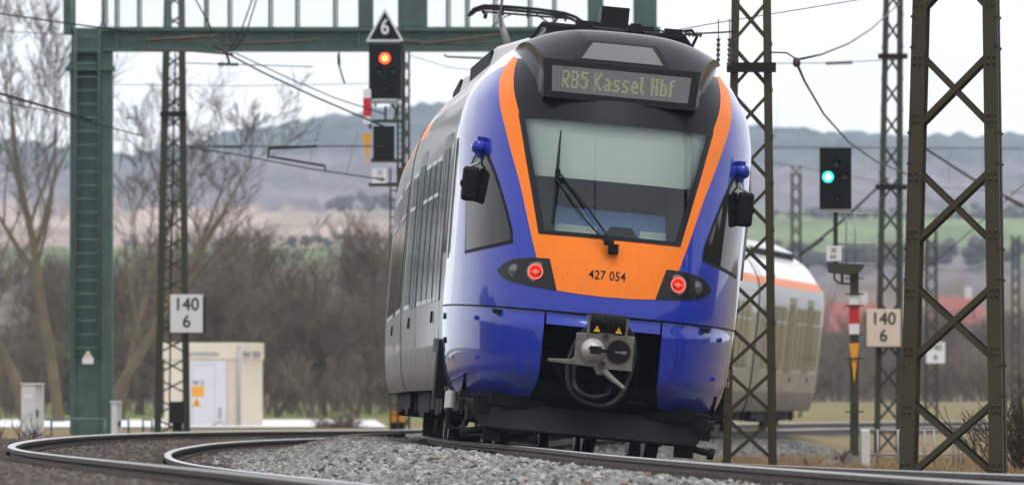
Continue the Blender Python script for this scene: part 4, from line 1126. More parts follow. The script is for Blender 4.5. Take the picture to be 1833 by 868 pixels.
ws_ = MB().bx((gx(148)-G0.x, -.16, gz(651)-G0.z), (gx(168)-G0.x, -.15, gz(640)-G0.z)); ws_.prism([(-.10, 0), (.10, 0), (0, .16)], (0, .01, 0), org=(gx(158)-G0.x, -.16, gz(640)-G0.z))
wn = ws_.build('warning_sign', M['white_sign'], gan)
MB().prism([(-.055, .02), (.055, .02), (0, .115)], (0, .004, 0), org=(gx(158)-G0.x, -.166, gz(640)-G0.z)).build('warning_mark', M['warn'], wn)
# hanging lamp bracket below the girder
mb = MB().tube([at(607, 92, 167), at(607, 118, 167), at(612, 135, 167), at(617, 150, 167)], .02, 6); mb.tube([at(606, 97, 167), at(607, 116, 167)], .035, 6)
tag(mb.build('insulator', M['insul'], smooth=True), 'dark insulator string hanging under the middle of the green girder', 'insulator')

# ================================================================== LIGHT SIGNALS
def sig_text(root, t, org, size, sx=1.):
    text_obj('lettering', t, size, M['ink'], org, (1, 0, 0), (0, 0, 1), root, sx=sx)
Y1 = 185.
s1 = empty('light_signal', (xat(705, Y1), Y1, -.6)); tag(s1, 'tall railway signal showing red below a black triangle numbered 6', 'signal', 'light signals'); O1 = Vector(s1.location)
def b1(mb, a, b, c, d, y0=0, y1=.1): return mb.bx((xat(a, Y1)-O1.x, y0, zat(d, Y1)-O1.z), (xat(c, Y1)-O1.x, y1, zat(b, Y1)-O1.z))
def p1(px, py, y=0): v = at(px, py, Y1)-O1; v.y = y; return v
mb = MB(); b1(mb, 697, 300, 700, 790, .1, .16); b1(mb, 710, 78, 714, 790, .1, .16); b1(mb, 660, 75, 665, 230, .12, .18); b1(mb, 718, 50, 722, 330, .12, .18)
y = 340
while y < 780: b1(mb, 700, y, 711, y+2.2, .11, .14); y += 16
b1(mb, 713, 300, 722, 330, .1, .3); b1(mb, 664, 284, 722, 290, .0, .4); b1(mb, 660, 327, 712, 333, -.05, .5); b1(mb, 668, 214, 724, 219, .05, .4); b1(mb, 688, 190, 692, 216, .1, .16)
y = 82
while y < 280: b1(mb, 713, y, 719, y+2, .12, .15); y += 12
mb.tube([p1(672, 190, .1), p1(672, 184, .1), p1(678, 183, .1)], .03, 6); mb.tube([p1(706, 216, .1), p1(709, 196, .1), p1(700, 186, .1)], .03, 6)
mb.build('post', M['mast_green'], s1)
mb = MB(); b1(mb, 661, 79, 718, 178, -.04, .02); b1(mb, 668, 84, 712, 172, .02, .25); hd = mb.build('signal_head', M['signal_black'], s1, bevel=.01)
mb = MB(); b1(mb, 664, 179, 715, 186, -.02, .1); mb.build('grille', M['zinc'], s1)
def lamp(root, hd, c, r, m1, m2, m3):
    MB().lathe(c, (0, -1, 0), [(r, 0), (r, .01), (.01, .012)], 24).build('lamp', m1, hd, smooth=True, auto=30)
    MB().lathe(c+Vector((0, -.012, 0)), (0, -1, 0), [(r*.5, 0), (r*.5, .008), (.01, .01)], 24).build('lamp_core', m2, hd, smooth=True, auto=30)
def hood(hd, c, r, m):
    mb = MB(); n = 14
    for q in (0, 1):
        pass
    rows = [[c+Vector((math.cos(a)*r, d, math.sin(a)*r*.95)) for a in np.linspace(R(-15), R(195), n)] for d in (0, -.22)]
    mb.grid(rows); mb.grid([[c+Vector((math.cos(a)*r*.93, d, math.sin(a)*r*.88)) for a in np.linspace(R(-15), R(195), n)] for d in (-.22, 0)])
    mb.build('lamp_hood', m, hd, smooth=True)
    MB().lathe(c, (0, -1, 0), [(r*.9, 0), (r*.85, .006), (.01, .008)], 20).build('dark_lens', M['lens'], hd, smooth=True)
lamp(s1, hd, p1(689, 105, -.05), .115, M['lamp_sig_red'], M['lamp_sig_redc'], None)
hood(hd, p1(678, 127, -.045), .07, M['ink']); hood(hd, p1(703, 127, -.045), .07, M['ink']); hood(hd, p1(690, 158, -.045), .05, M['ink'])
tri = [(655, 75), (723, 75), (689, 14)]
def triP(f, y0, y1):
    cxp, cyp = 689, 54.7
    return MB().prism([(xat(cxp+(x-cxp)*f, Y1)-O1.x, zat(cyp+(y-cyp)*f, Y1)-O1.z) for x, y in tri], (0, y1-y0, 0), org=(0, y0, 0))
tp_ = triP(1, -.06, -.03).build('speed_indicator', M['white_sign'], s1); triP(.82, -.066, -.058).build('black_field', M['ink'], tp_)
text_obj('lettering', '6', .46, M['white_sign'], p1(689, 50, -.072), (1, 0, 0), (0, 0, 1), tp_, sx=.8)
mp = MB(); b1(mp, 650, 160, 664, 176, -.08, -.05); mp.build('mast_plate', M['white_sign'], s1)
mp = MB(); b1(mp, 650, 209, 664, 222, -.08, -.05); mo = mp.build('mast_plate', M['white_sign'], s1)
mp = MB(); b1(mp, 650, 176, 664, 209, -.082, -.05); mp.build('red_field', M['red'], mo)
MB().prism([(xat(x, Y1)-O1.x, zat(y, Y1)-O1.z) for x, y in ((649, 239), (665, 240), (658, 300))], (0, .03, 0), org=(0, -.08, 0)).build('mast_plate', M['yellow'], s1)
mb = MB(); b1(mb, 668, 226, 706, 284, -.04, .25); mb.build('indicator_box', M['signal_black'], s1, bevel=.01)
mb = MB(); b1(mb, 666, 302, 692, 328, -.06, -.04); pl = mb.build('name_plate', M['white_sign'], s1)
sig_text(pl, '21', p1(681, 309, -.063), .13, .9); sig_text(pl, 'N2', p1(681, 321, -.063), .13, .9)
mb = MB(); b1(mb, 695, 735, 724, 755, -.1, .3); o = mb.build('marker_box', M['yellow']); o.location = O1+Vector((0, .6, 0)); tag(o, 'orange box standing on the ground below the rear of the train flank', 'box')
mb = MB(); mb.bx((xat(699, 186), 186.2, zat(775, 186)), (xat(722, 186), 186.5, zat(755, 186))); tag(mb.build('marker_stand', M['under']), 'dark stand carrying the orange box beside the train', 'stand')

Y2 = 143.
s2 = empty('light_signal', (xat(1529, Y2), Y2, -.62)); tag(s2, 'railway signal showing green on a post with red and white plate', 'signal', 'light signals'); O2 = Vector(s2.location)
def b2(mb, a, b, c, d, y0=0, y1=.1): return mb.bx((xat(a, Y2)-O2.x, y0, zat(d, Y2)-O2.z), (xat(c, Y2)-O2.x, y1, zat(b, Y2)-O2.z))
def p2(px, py, y=0): v = at(px, py, Y2)-O2; v.y = y; return v
mb = MB(); b2(mb, 1522, 486, 1537, 842, .0, .14); b2(mb, 1492, 378, 1500, 472, .05, .13)
mb.prism([(xat(x, Y2)-O2.x, zat(y, Y2)-O2.z) for x, y in ((1480, 470), (1549, 474), (1540, 486), (1524, 492), (1484, 488))], (0, .35, 0), org=(0, -.1, 0))
for y in (497, 525, 546, 640, 735): b2(mb, 1513, y, 1546, y+2.5, -.06, -.03)
mb.tube([p2(1493, 488), p2(1494, 500), p2(1503, 507), p2(1522, 508)], .02, 6); b2(mb, 1505, 488, 1510, 506, 0, .05)
mb.build('post', M['mast_green'], s2)
mb = MB()
for a, b in (((1496, 436), (1570, 436)), ((1496, 382), (1570, 382)), ((1496, 470), (1570, 472)), ((1516, 382), (1516, 470)), ((1532, 382), (1532, 470)), ((1500, 425), (1490, 470))):
    mb.tube([p2(*a, .3), p2(*b, .3)], .016, 6)
mb.build('platform_rail', M['zinc'], s2, smooth=True)
mb = MB(); b2(mb, 1467, 265, 1524, 374, -.04, .02); b2(mb, 1474, 270, 1518, 370, .02, .2); hd = mb.build('signal_head', M['signal_black'], s2, bevel=.008)
mb = MB(); b2(mb, 1470, 374, 1524, 380, -.02, .1); mb.build('grille', M['zinc'], s2)
lamp(s2, hd, p2(1482, 317, -.05), .092, M['lamp_green'], M['lamp_greenc'], None)
hood(hd, p2(1497, 293, -.045), .07, M['ink']); hood(hd, p2(1511, 315, -.045), .07, M['ink']); hood(hd, p2(1497, 354, -.045), .045, M['ink'])
mb = MB(); b2(mb, 1479, 440, 1506, 467, -.06, -.04); pl = mb.build('name_plate', M['white_sign'], s2)
sig_text(pl, '25', p2(1492, 448, -.063), .10, .9); sig_text(pl, 'N1', p2(1492, 460, -.063), .10, .9)
mp = MB(); b2(mp, 1520, 527, 1538, 545, -.03, -.005); mp.build('mast_plate', M['white_sign'], s2)
mp = MB(); b2(mp, 1520, 579, 1538, 598, -.03, -.005); mo = mp.build('mast_plate', M['white_sign'], s2)
mp = MB(); b2(mp, 1520, 545, 1538, 579, -.032, -.005); mp.build('red_field', M['red'], mo)
MB().prism([(xat(x, Y2)-O2.x, zat(y, Y2)-O2.z) for x, y in ((1520, 614), (1538, 614), (1529, 686))], (0, .03, 0), org=(0, -.035, 0)).build('mast_plate', M['yellow'], s2)
mb = MB().prism([(-.24, -.2), (.24, -.2), (.13, .27), (-.13, .27)], (0, .45, 0), org=(0, -.15, 0)); mb.build('foundation', M['concrete'], s2)

# ================================================================== HUT, CABINETS, RAILINGS
HYD = 250.
def hx(p): return xat(p, HYD)
hut = empty('equipment_hut', (hx(428), HYD, -.75), 0); tag(hut, 'cream concrete equipment hut with white door behind the left mast', 'hut'); H0 = Vector(hut.location)
hz = lambda p: zat(p, HYD)+.75
a = hx(294)-H0.x; bq = .0; ed = Vector((hx(468)-H0.x, 1.2, 0))
top = hz(613); cor = hz(643)
mb = MB(); poly = [(a, .0), (0, 0), (ed.x, ed.y), (ed.x-.3, 4.), (a+.4, 3.)]
mb.prism([(x, y) for x, y in poly], (0, 0, top-.02), org=(0, 0, 0), ux=(1, 0, 0), uy=(0, 1, 0)); mb.build('wall', M['hut'], hut)
mb = MB(); pr = [(a-.04, -.04), (.02, -.04), (ed.x+.04, ed.y-.03), (ed.x-.25, 4.1), (a+.4, 3.1)]
mb.prism(pr, (0, 0, top-cor), org=(0, 0, cor), ux=(1, 0, 0), uy=(0, 1, 0)); mb.build('roof', M['hut'], hut, bevel=.02)
mb = MB().bx((hx(406)-H0.x, -.015, 0), (hx(425)-H0.x, .0, cor-.01)); mb.build('side_panel', M['hut_pink'], hut)
mb = MB().bx((hx(340)-H0.x, -.05, 0), (hx(405)-H0.x, -.0, hz(645))); dr = mb.build('door', M['door'], hut)
mb = MB()
for p in (344, 384): mb.bx((hx(p)-H0.x, -.053, .1), (hx(p)-H0.x+.012, -.049, hz(652)))
mb.bx((hx(344)-H0.x, -.053, hz(653)), (hx(385)-H0.x, -.049, hz(652))); mb.build('door_seam', M['zinc'], dr)
mb = MB().bx((hx(391)-H0.x, -.08, hz(748)), (hx(396)-H0.x, -.05, hz(730))); mb.build('handle', M['zinc'], dr)
mb = MB().bx((hx(343)-H0.x, -.06, hz(709)), (hx(365)-H0.x, -.052, hz(691))); pl = mb.build('warning_plate', M['yellow'], dr)
text_obj('lettering', 'W 2', .17, M['ink'], (hx(355)-H0.x, -.055, hz(685)), (1, 0, 0), (0, 0, 1), dr)
tri_ = MB().prism([(-.14, 0), (.14, 0), (0, .25)], (0, .008, 0), org=(hx(352)-H0.x, -.06, hz(727))).build('warning_triangle', M['yellow'], dr)
MB().bx((hx(352)-H0.x-.015, -.064, hz(727)+.04), (hx(352)-H0.x+.015, -.06, hz(727)+.16)).build('warning_mark', M['ink'], tri_)
mb = MB().tube([(.0, -.07, 0), (.0, -.07, hz(618))], .05, 8); mb.build('drain_pipe', M['zinc'], hut, smooth=True)
mb = MB()
for t0, t1 in ((.15, .42), (.55, .85)):
    for k in range(4):
        zc = lerp(hz(637), hz(630), k/3); p, q = ed*t0, ed*t1; mb.bar((p.x+.05, p.y-.07, zc), (q.x+.05, q.y-.07, zc), .03, .022)
mb.bx((hx(325)-H0.x, -.07, hz(635)), (hx(392)-H0.x, -.062, hz(631))); mb.build('vent', M['zinc'], hut)
mb = MB().tube([at(365, 770, 249), at(395, 753, 249), at(402, 760, 249), at(402, 775, 249)], .04, 6); tag(mb.build('handrail', M['zinc'], smooth=True), 'bent grey handrail in front of the hut door', 'handrail')
def cabinet(label, px0, py0, px1, py1, split, Y):
    x0, x1 = xat(px0, Y), xat(px1, Y); zt = zat(py0, Y); zb = -.5
    r = empty('switch_cabinet', ((x0+x1)/2, Y, zb)); tag(r, label, 'cabinet', 'trackside cabinets'); w = x1-x0; h = zt-zb; xs = xat(split, Y)-(x0+x1)/2
    MB().bx((-w/2, 0, 0), (xs, .4, h)).build('body', M['grey_cab'], r, bevel=.015)
    MB().prism([(xs, .004), (w/2, .16), (w/2, .42), (xs, .42)], (0, 0, h), ux=(1, 0, 0), uy=(0, 1, 0)).build('door', M['grey_cab'], r, bevel=.01)
    MB().bx((-w/2-.02, -.02, h), (w/2, .42, h+.03)).build('lid', M['white_sign'], r)
    MB().bx((xs+.03, .0, h*.55), (xs+.06, .10, h*.65)).build('handle', M['ink'], r)
    MB().bx((-w/2+.06, -.006, h*.80), (xs-.06, -.001, h*.86)).build('label_plate', M['white_sign'], r)
cabinet('light grey switch cabinet standing at the left edge beside the gantry column', 38, 688, 77, 772, 63, 172)
cabinet('narrow light grey cabinet just right of the green gantry column', 199, 720, 216, 772, 210, 174)
mb = MB(); Yr = 186.
mb.tube([at(80, 750, Yr), at(190, 750, Yr)], .03, 6)
for p in (92, 188): mb.tube([at(p, 750, Yr), at(p, 790, Yr)], .03, 6)
tag(mb.build('guard_rail', M['green_lt'], smooth=True), 'low green guard rail in front of the gantry column foot', 'railing', 'trackside railings')
mb = MB(); Yr = 200.
mb.tube([at(218, 750, Yr), at(230, 750, Yr), at(230, 775, Yr)], .03, 6); tag(mb.build('guard_rail', M['green_lt'], smooth=True), 'bent end of green pipe railing touching the narrow cabinet', 'railing', 'trackside railings'); mb = MB(); mb.tube([at(256, 772, Yr), at(256, 751, Yr), at(272, 751, Yr), at(272, 772, Yr)], .03, 6)
tag(mb.build('guard_rail', M['green_lt'], smooth=True), 'short green pipe railing between narrow cabinet and slim lattice mast', 'railing', 'trackside railings')
Yr = 128.
rl = empty('guard_rail', (xat(1632, Yr), Yr, -.5)); tag(rl, 'pale galvanised railing in dry grass behind the biggest mast', 'railing', 'trackside railings'); q0 = Vector(rl.location)
mb = MB()
for y_ in (770, 813): mb.tube([at(1541, y_, Yr)-q0, at(1724, y_, Yr)-q0], .018, 6)
mb.tube([at(1541, 770, Yr)-q0, at(1541, 813, Yr)-q0], .018, 6)
mb.build('rail', M['zinc'], rl, smooth=True)
for p in (1552, 1571, 1607, 1655, 1672, 1707, 1716, 1724):
    MB().tube([at(p, 768, Yr)-q0, at(p, 846, Yr)-q0], .02, 6).build('post', M['zinc'], rl, smooth=True)
mb = MB().bx((xat(1540, 127), 126.8, -.6), (xat(1556, 127), 127.1, zat(768, 127))); tag(mb.build('cable_post', M['grey_cab'], bevel=.02), 'pale grey cable post at the foot of the green signal', 'post')
mb = MB(); mb.bar(at(1440, 862, 118), at(1512, 818, 138), .24, .12); tag(mb.build('cable_trough', M['rusty']), 'brownish cable trough lying in dry grass left of the signal foot', 'cable trough')
# rusty guard rail end between the tracks
mb = MB(); mb.tube([at(548, 816, 96), at(556, 803, 100), at(580, 793, 106), at(640, 784, 115), at(720, 778, 124)], [.04, .06, .06, .055, .05], 8)
tag(mb.build('rusty_rail', M['rusty'], smooth=True), 'rusty bent spare rail half buried between the two tracks', 'spare rail')

# ================================================================== OVERHEAD LINE
def wire(label, pts, Y, r=.012, cat='wire', name='overhead_wire', m='wire', sag=0, group='overhead line wires'):
    P = []
    for i, p in enumerate(pts):
        y = Y if not isinstance(Y, (list, tuple)) else lerp(Y[0], Y[1], i/max(len(pts)-1, 1)); P.append(at(p[0], p[1], y))
    if sag and len(P) == 2:
        a, b = P; P = [a.lerp(b, t)+Vector((0, 0, -4*sag*t*(1-t))) for t in np.linspace(0, 1, 12)]
    o = MB().tube(P, r, 5).build(name, M[m], smooth=True); tag(o, label, cat, group); return o
def insulator(label, a, b, Y, r=.055):
    a, b = at(*a, Y), at(*b, Y); L_ = (b-a).length; n = max(5, int(L_/.06)); pr = []
    for k in range(n): pr += [(r*.45, L_*(k+.05)/n), (r, L_*(k+.3)/n), (r*.9, L_*(k+.5)/n), (r*.45, L_*(k+.8)/n)]
    o = MB().lathe(a, b-a, pr, 10).build('insulator', M['insul'], smooth=True); tag(o, label, 'insulator', 'line insulators'); return o
wire('wire from the upper left corner down to the gantry ladder', [(-20, 22), (120, 42), (240, 58)], 150, .014)
wire('faint wire just left of the gantry, level with its top', [(-20, 55), (115, 62)], 190, .010)
wire('wire sloping in from the left edge towards the ladder column', [(-20, 162), (60, 185), (165, 216)], 150, .022)
wire('lower thin wire from the left edge past the ladder column', [(-20, 178), (90, 200), (260, 245)], 155, .010)
wire('messenger wire falling from the girder towards the red signal', [(380, 82), (470, 130), (560, 172), (690, 228)], 165, .018)
wire('second wire falling beside the messenger wire near the red signal', [(420, 95), (520, 142), (600, 176), (690, 205)], 168, .012)
wire('thin faint wire high across the sky left of the red signal', [(205, 152), (440, 154), (660, 150)], 230, .010)
wire('horizontal feeder wire across the hill left of the red signal', [(330, 262), (690, 262)], 178, .012)
insulator('dark insulator on the feeder wire above the blue hill', (382, 262), (434, 263), 178, .045)
wire('contact wire falling across the hill towards the red signal', [(340, 264), (430, 278), (560, 303), (690, 322)], 176, .014)
o = MB().tube([at(480, 266, 176), at(568, 262, 176)], .03, 6); o.tube([at(481, 265, 176), at(480, 282, 176), at(486, 281, 176), at(582, 297, 176), at(582, 304, 176)], .028, 6)
tag(o.build('registration_arm', M['mast_dark_shaded'], smooth=True), 'dark registration arm hanging in front of the hill', 'registration arm')
for a, b in (((590, 190), (560, 262)), ((560, 262), (553, 296)), ((440, 160), (430, 272)), ((640, 235), (620, 312))): wire('thin dropper wire in front of the hill left of the red signal', [a, b], 177, .004, group='droppers')
o = MB().tube([at(262, 73, 160), at(300, 70, 160), at(391, 65, 160)], .035, 6); o.tube([at(266, 72, 160), at(264, 92, 160), at(270, 90, 160), at(335, 91, 160), at(418, 98, 160)], .022, 6); o.tube([at(310, 74, 160), at(372, 84, 160)], .012, 5); o.bar(at(378, 66, 160), at(406, 98, 160), .05, .03)
tag(o.build('cantilever_arm', M['rusty'], smooth=True), 'rusty cantilever arm in front of the green girder on the left', 'cantilever', 'cantilever arms')
insulator('dark insulator below the left part of the green girder', (390, 115), (428, 116), 160, .045)
wire('short dark bracket linking cantilever and insulator below the girder', [(406, 97), (411, 115)], 160, .025)
wire('thin horizontal wire through the insulator below the girder', [(330, 113), (390, 115), (560, 120)], 160, .009)
for a, b, c in (((455, -10), (432, 55), (405, 100)), ((462, -10), (440, 62), (412, 98)), ((345, -10), (375, 45), (380, 60))): wire('dark cable looping down in front of the meshed walkway on the left', [a, b, c], 159, .014, group='looping cables')
o = MB().tube([at(400, 80, 162), at(565, 73, 162)], .028, 6); tag(o.build('cantilever_arm', M['rusty'], smooth=True), 'brown tube along the green girder left of the red signal', 'cantilever', 'cantilever arms')
o = MB().tube([at(715, 76, 158), at(770, 78, 158), at(910, 60, 158)], .03, 6); o.tube([at(770, 80, 158), at(850, 78, 158), at(915, 72, 158)], .02, 6); o.tube([at(795, 98, 158), at(800, 102, 158), at(895, 106, 158)], .022, 6)
tag(o.build('cantilever_arm', M['rusty'], smooth=True), 'brown cantilever tube between red signal and pantograph', 'cantilever', 'cantilever arms')
insulator('pale ribbed insulator right of the triangle sign', (725, 75), (752, 76), 158, .05)
wire('thin sloping wire in the sky between red signal and train roof', [(735, 100), (800, 120), (860, 128)], 190, .008)
for h_, r_, lb in ((5.62, .018, 'contact wire over the train track, touched by the pantograph'), (7.1, .016, 'upper messenger wire over the train track')):
    P = [Vector((Xt(max(y, 1))+.30+.2*math.sin(y*.05), y, h_)) for y in np.linspace(-60, 119, 40)]
    o = MB().tube(P, r_, 6).build('contact_wire', M['wire'], smooth=True); tag(o, lb, 'wire', 'overhead line wires')
# right side
wire('contact wire leaving the train roof towards the lattice mast', [(1130, 47), (1222, 62), (1320, 57)], 107, .011)
insulator('brown insulator at the roof of the train by the right mast', (1225, 61), (1258, 63), 107, .04)
insulator('left one of two hanging insulators beside the right mast', (1286, 68), (1285, 122), 107, .028)
insulator('right one of two hanging insulators beside the right mast', (1306, 68), (1305, 122), 107, .028)
for p in (1286, 1306): wire('thin rod above a hanging insulator beside the right mast', [(p, 35), (p, 68)], 107, .007, group='hanging rods')
wire('thin upper wire crossing the sky above the train roof', [(1180, 60), (1280, 42), (1600, -10)], 108, .006)
wire('short wire with ring on the right side of the lattice mast', [(1377, 94), (1408, 95), (1428, 108)], 107, .010)
wire('curved cable rising from the ring to the top of the right mast', [(1428, 107), (1470, 98), (1520, 78), (1560, 52), (1612, 5)], [107, 190], .016)
wire('long cable sagging from the ring down to the right mast foot', [(1424, 108), (1440, 145), (1475, 205), (1520, 255), (1570, 290), (1640, 318)], [107, 190], .018)
o = MB().lathe(at(1426, 112, 107), (0, 0, 1), [(.02, -.06), (.05, -.03), (.045, .04), (.02, .06)], 10); tag(o.build('cable_clamp', M['insul'], smooth=True), 'dark clamp where two cables meet right of the train', 'clamp')
wire('horizontal wire with insulator between the two right hand masts', [(1377, 114), (1478, 113), (1610, 107)], 190, .010)
insulator('dark insulator in the open sky between the two right masts', (1478, 114), (1527, 112), 190, .05)
wire('horizontal wire behind the green signal across the hill', [(1380, 264), (1467, 264), (1833, 266)], 260, .014)
wire('faint wire across the hill below the green signal top', [(1380, 290), (1600, 330), (1833, 345)], 320, .012)
wire('level faint wire at the foot of the right hand hill', [(1370, 382), (1833, 388)], 330, .013)
wire('thick diagonal stay descending behind the biggest mast', [(1650, 262), (1740, 320), (1850, 378)], 210, .03)
insulator('dark insulator on the diagonal stay at the right edge', (1800, 352), (1833, 370), 209, .07)
wire('diagonal cable rising from the rear train to the right mast', [(1430, 458), (1500, 402), (1590, 318)], 215, .03)
insulator('dark insulator on the diagonal cable above the rear train', (1445, 447), (1475, 424), 214, .08)
wire('lower diagonal cable behind the biggest mast', [(1600, 520), (1690, 455), (1833, 330)], 230, .014)
for a, b in (((1395, 180), (1385, 262)), ((1700, 268), (1698, 330)), ((1760, 268), (1758, 345))): wire('thin dropper wire against the hill on the right', [a, b], 300, .006, group='droppers on the right')
# ================================================================== TREES
def grow(seed, H, r0, depth, spread=.55, lean=(0, 0), kids=(3, 5), forks=1, low=.25, twist=.16, shrink=.62):
    rr = random.Random(seed); segs = []
    def branch(p, d, L, r, lev):
        n = 5 if lev < 2 else 3
        pts = [p]; rad = [r]; q = Vector(p); dd = Vector(d)
        for i in range(n):
            dd = (dd+Vector((rr.gauss(0, twist), rr.gauss(0, twist), rr.gauss(0, twist*.6)+.05*(lev > 0)))).normalized()
            q = q+dd*L/n; pts.append(q.copy()); rad.append(r*(1-.75*(i+1)/n) if lev else r*(1-.6*(i+1)/n))
        segs.append((lev, pts, rad))
        if lev >= depth: return
        m = rr.randint(*kids)+(3 if lev == 0 else 0)
        for k in range(m):
            t = rr.uniform(low if lev == 0 else .2, 1.0); f = t*n; i = min(int(f), n-1)
            bp = pts[i].lerp(pts[i+1], f-i); bd = (pts[i+1]-pts[i]).normalized()
            az = rr.uniform(0, 2*PI); o = bd.orthogonal().normalized(); o = Matrix.Rotation(az, 3, bd) @ o
            sp = spread*rr.uniform(.6, 1.3)
            nd = (bd*math.cos(sp)+o*math.sin(sp)); nd.z += .12; nd.normalize()
            branch(bp, nd, L*shrink*rr.uniform(.7, 1.15)*(1-.35*t if lev == 0 else 1), max(rad[i]*rr.uniform(.42, .62), .006), lev+1)
    for f in range(forks):
        d = Vector((lean[0]+(rr.uniform(-.25, .25) if forks > 1 else 0), lean[1], 1)).normalized()
        branch(Vector((0, 0, 0)), d, H*.62, r0, 0)
    return segs
def tree_mesh(segs, lo, hi, sides, rmin=0):
    V = []; Fc = []
    for lev, pts, rad in segs:
        if not lo <= lev <= hi: continue
        k = len(pts); b = len(V); px = None
        for i, p in enumerate(pts):
            d = (pts[min(i+1, k-1)]-pts[max(i-1, 0)]).normalized()
            px = d.orthogonal().normalized() if px is None else (px-d*px.dot(d)).normalized()
            py = d.cross(px)
            for j in range(sides):
                a = 2*PI*j/sides; rr_ = max(rad[i], rmin); q = p+(px*math.cos(a)+py*math.sin(a))*rr_; V.append((q.x, q.y, q.z))
        for i in range(k-1):
            for j in range(sides): Fc.append((b+i*sides+j, b+i*sides+(j+1) % sides, b+(i+1)*sides+(j+1) % sides, b+(i+1)*sides+j))
    return V, Fc
def mesh_obj(name, V, Fc, m, parent=None):
    me = bpy.data.meshes.new(name); me.from_pydata(V, [], Fc); me.materials.append(m); me.update()
    o = bpy.data.objects.new(name, me); COL.objects.link(o); o.parent = parent; return o
def tree(name, label, base, segs, split, bark, twig, group, rmin=.01, sides=7):
    r = empty(name, base); tag(r, label, 'tree', group)
    mesh_obj('trunk', *tree_mesh(segs, 0, split, sides), bark, r)
    mesh_obj('crown', *tree_mesh(segs, split+1, 9, 3, rmin), twig, r)
    return r
BT = 'big bare trees on the left'
def big(label, px, Y, seed, H, r0, **k): return tree('bare_tree', label, (xat(px, Y), Y, far_level(-9, Y)-.05), grow(seed, H, r0, 5, twist=.09, **k), 1, M['bark'], M['twig'], BT, .010)
big('tall bare tree with mossy trunk directly behind the gantry column', 106, 300, 11, 17.5, .21, lean=(-.02, 0), kids=(3, 4), low=.32, spread=.5)
big('bare tree leaning left, cut by the left edge of the view', 48, 295, 5, 13.5, .22, lean=(-.16, 0), kids=(3, 4), low=.3, spread=.5)
big('bare tree with branches reaching right behind the slim lattice mast', 175, 310, 23, 14.5, .22, lean=(.42, 0), kids=(3, 4), low=.15, spread=.65)
big('slender bare tree between gantry column and the slim lattice mast', 215, 330, 31, 15.5, .16, lean=(.10, 0), kids=(3, 4), low=.25, spread=.6)
big('thin bare tree at the left edge, upright and twiggy', -5, 320, 44, 15.0, .16, lean=(.05, 0), kids=(3, 4), low=.3, spread=.55)
# belt of bare trees and shrubs behind
protos = []
for k in range(6):
    sg = grow(100+k, [8.5, 9.5, 7.5, 10.5, 8, 9][k], .16, 4, kids=(4, 6), low=.12, spread=.62, twist=.2, forks=2 if k % 2 else 1, shrink=.66)
    protos.append((mesh_obj('trunk', *tree_mesh(sg, 0, 1, 5), M['bark']), mesh_obj('crown', *tree_mesh(sg, 2, 9, 3, .013), M['twig2'])))
brush = []
for k in range(3):
    sg = []
    rr = random.Random(300+k)
    for q in range(14):
        s_ = grow(400+k*20+q, rr.uniform(3.2, 5.6), .05, 2, lean=(rr.uniform(-.5, .5), rr.uniform(-.4, .4)), kids=(5, 7), low=.1, spread=.5, shrink=.6)
        off = Vector((rr.uniform(-2.2, 2.2), rr.uniform(-1.5, 1.5), 0)); sg += [(l, [p+off for p in pts], rad) for l, pts, rad in s_]
    brush.append(mesh_obj('crown', *tree_mesh(sg, 0, 9, 3, .02), M['twig2']))
rb = random.Random(21); used = set()
def place_tree(px, Y, sc, label, group, kind):
    r = empty('bare_tree' if kind < 6 else 'bare_shrub', (xat(px, Y), Y, far_level(xat(px, Y), Y)-.05), rb.uniform(0, 6.28)); r.scale = (sc, sc, sc*rb.uniform(.9, 1.1))
    tag(r, label, 'tree' if kind < 6 else 'shrub', group)
    for src in (protos[kind] if kind < 6 else (brush[kind-6],)):
        if src.name not in used: used.add(src.name); c = src
        else: c = src.copy(); COL.objects.link(c)
        c.parent = r
    return r
for k in range(44):
    px = -40+k*18.5+rb.uniform(-9, 9); Y = rb.uniform(380, 520)
    place_tree(px, Y, rb.uniform(.60, .98)*Y/430, 'leafless brown tree in the belt across the meadow left of the train', 'leafless trees left of the train', rb.randrange(6))
for k in range(30):
    px = -50+k*27.5+rb.uniform(-8, 8); Y = rb.uniform(360, 540)
    place_tree(px, Y, rb.uniform(.6, .9)*Y/430, 'leafless brown thicket at the foot of the tree belt left of the train', 'thickets left of the train', 6+rb.randrange(3))
for k in range(26):
    px = 1385+k*19+rb.uniform(-9, 9); Y = rb.uniform(560, 760)
    place_tree(px, Y, rb.uniform(.55, .95)*Y/430*.62, 'leafless grey brown tree beyond the field right of the train', 'leafless trees right of the train', rb.randrange(6))
for k in range(34):
    px = 1385+k*15+rb.uniform(-8, 8); Y = rb.uniform(540, 760)
    place_tree(px, Y, rb.uniform(.6, 1.)*Y/430*.75, 'leafless grey thicket beyond the field right of the train', 'thickets right of the train', 6+rb.randrange(3))
# small near shrub by the rails, and twigs on the right edge
def shrub(label, px, Y, n, h, seed, w, m='twig'):
    rr = random.Random(seed); sg = []
    for q in range(n):
        s_ = grow(seed*50+q, h*rr.uniform(.7, 1.2), .014*h, 2, lean=(rr.uniform(-.55, .55), rr.uniform(-.4, .4)), kids=(4, 6), low=.15, spread=.5)
        off = Vector((rr.uniform(-w, w), rr.uniform(-w, w), 0)); sg += [(l, [p+off for p in pts], rad) for l, pts, rad in s_]
    r = empty('bare_shrub', (xat(px, Y), Y, -.65)); tag(r, label, 'shrub'); mesh_obj('branches', *tree_mesh(sg, 0, 9, 3, .004*h), M[m], r)
shrub('low brown dry bush by the track left of the train', 605, 235, 40, 1.1, 61, .45, 'twig2')
shrub('dark bare shrub cut by the right edge of the picture', 1838, 110, 16, 1.5, 62, .14)
shrub('small bare weeds in front of the leftmost grey cabinet', 15, 150, 14, 1.0, 63, .5)
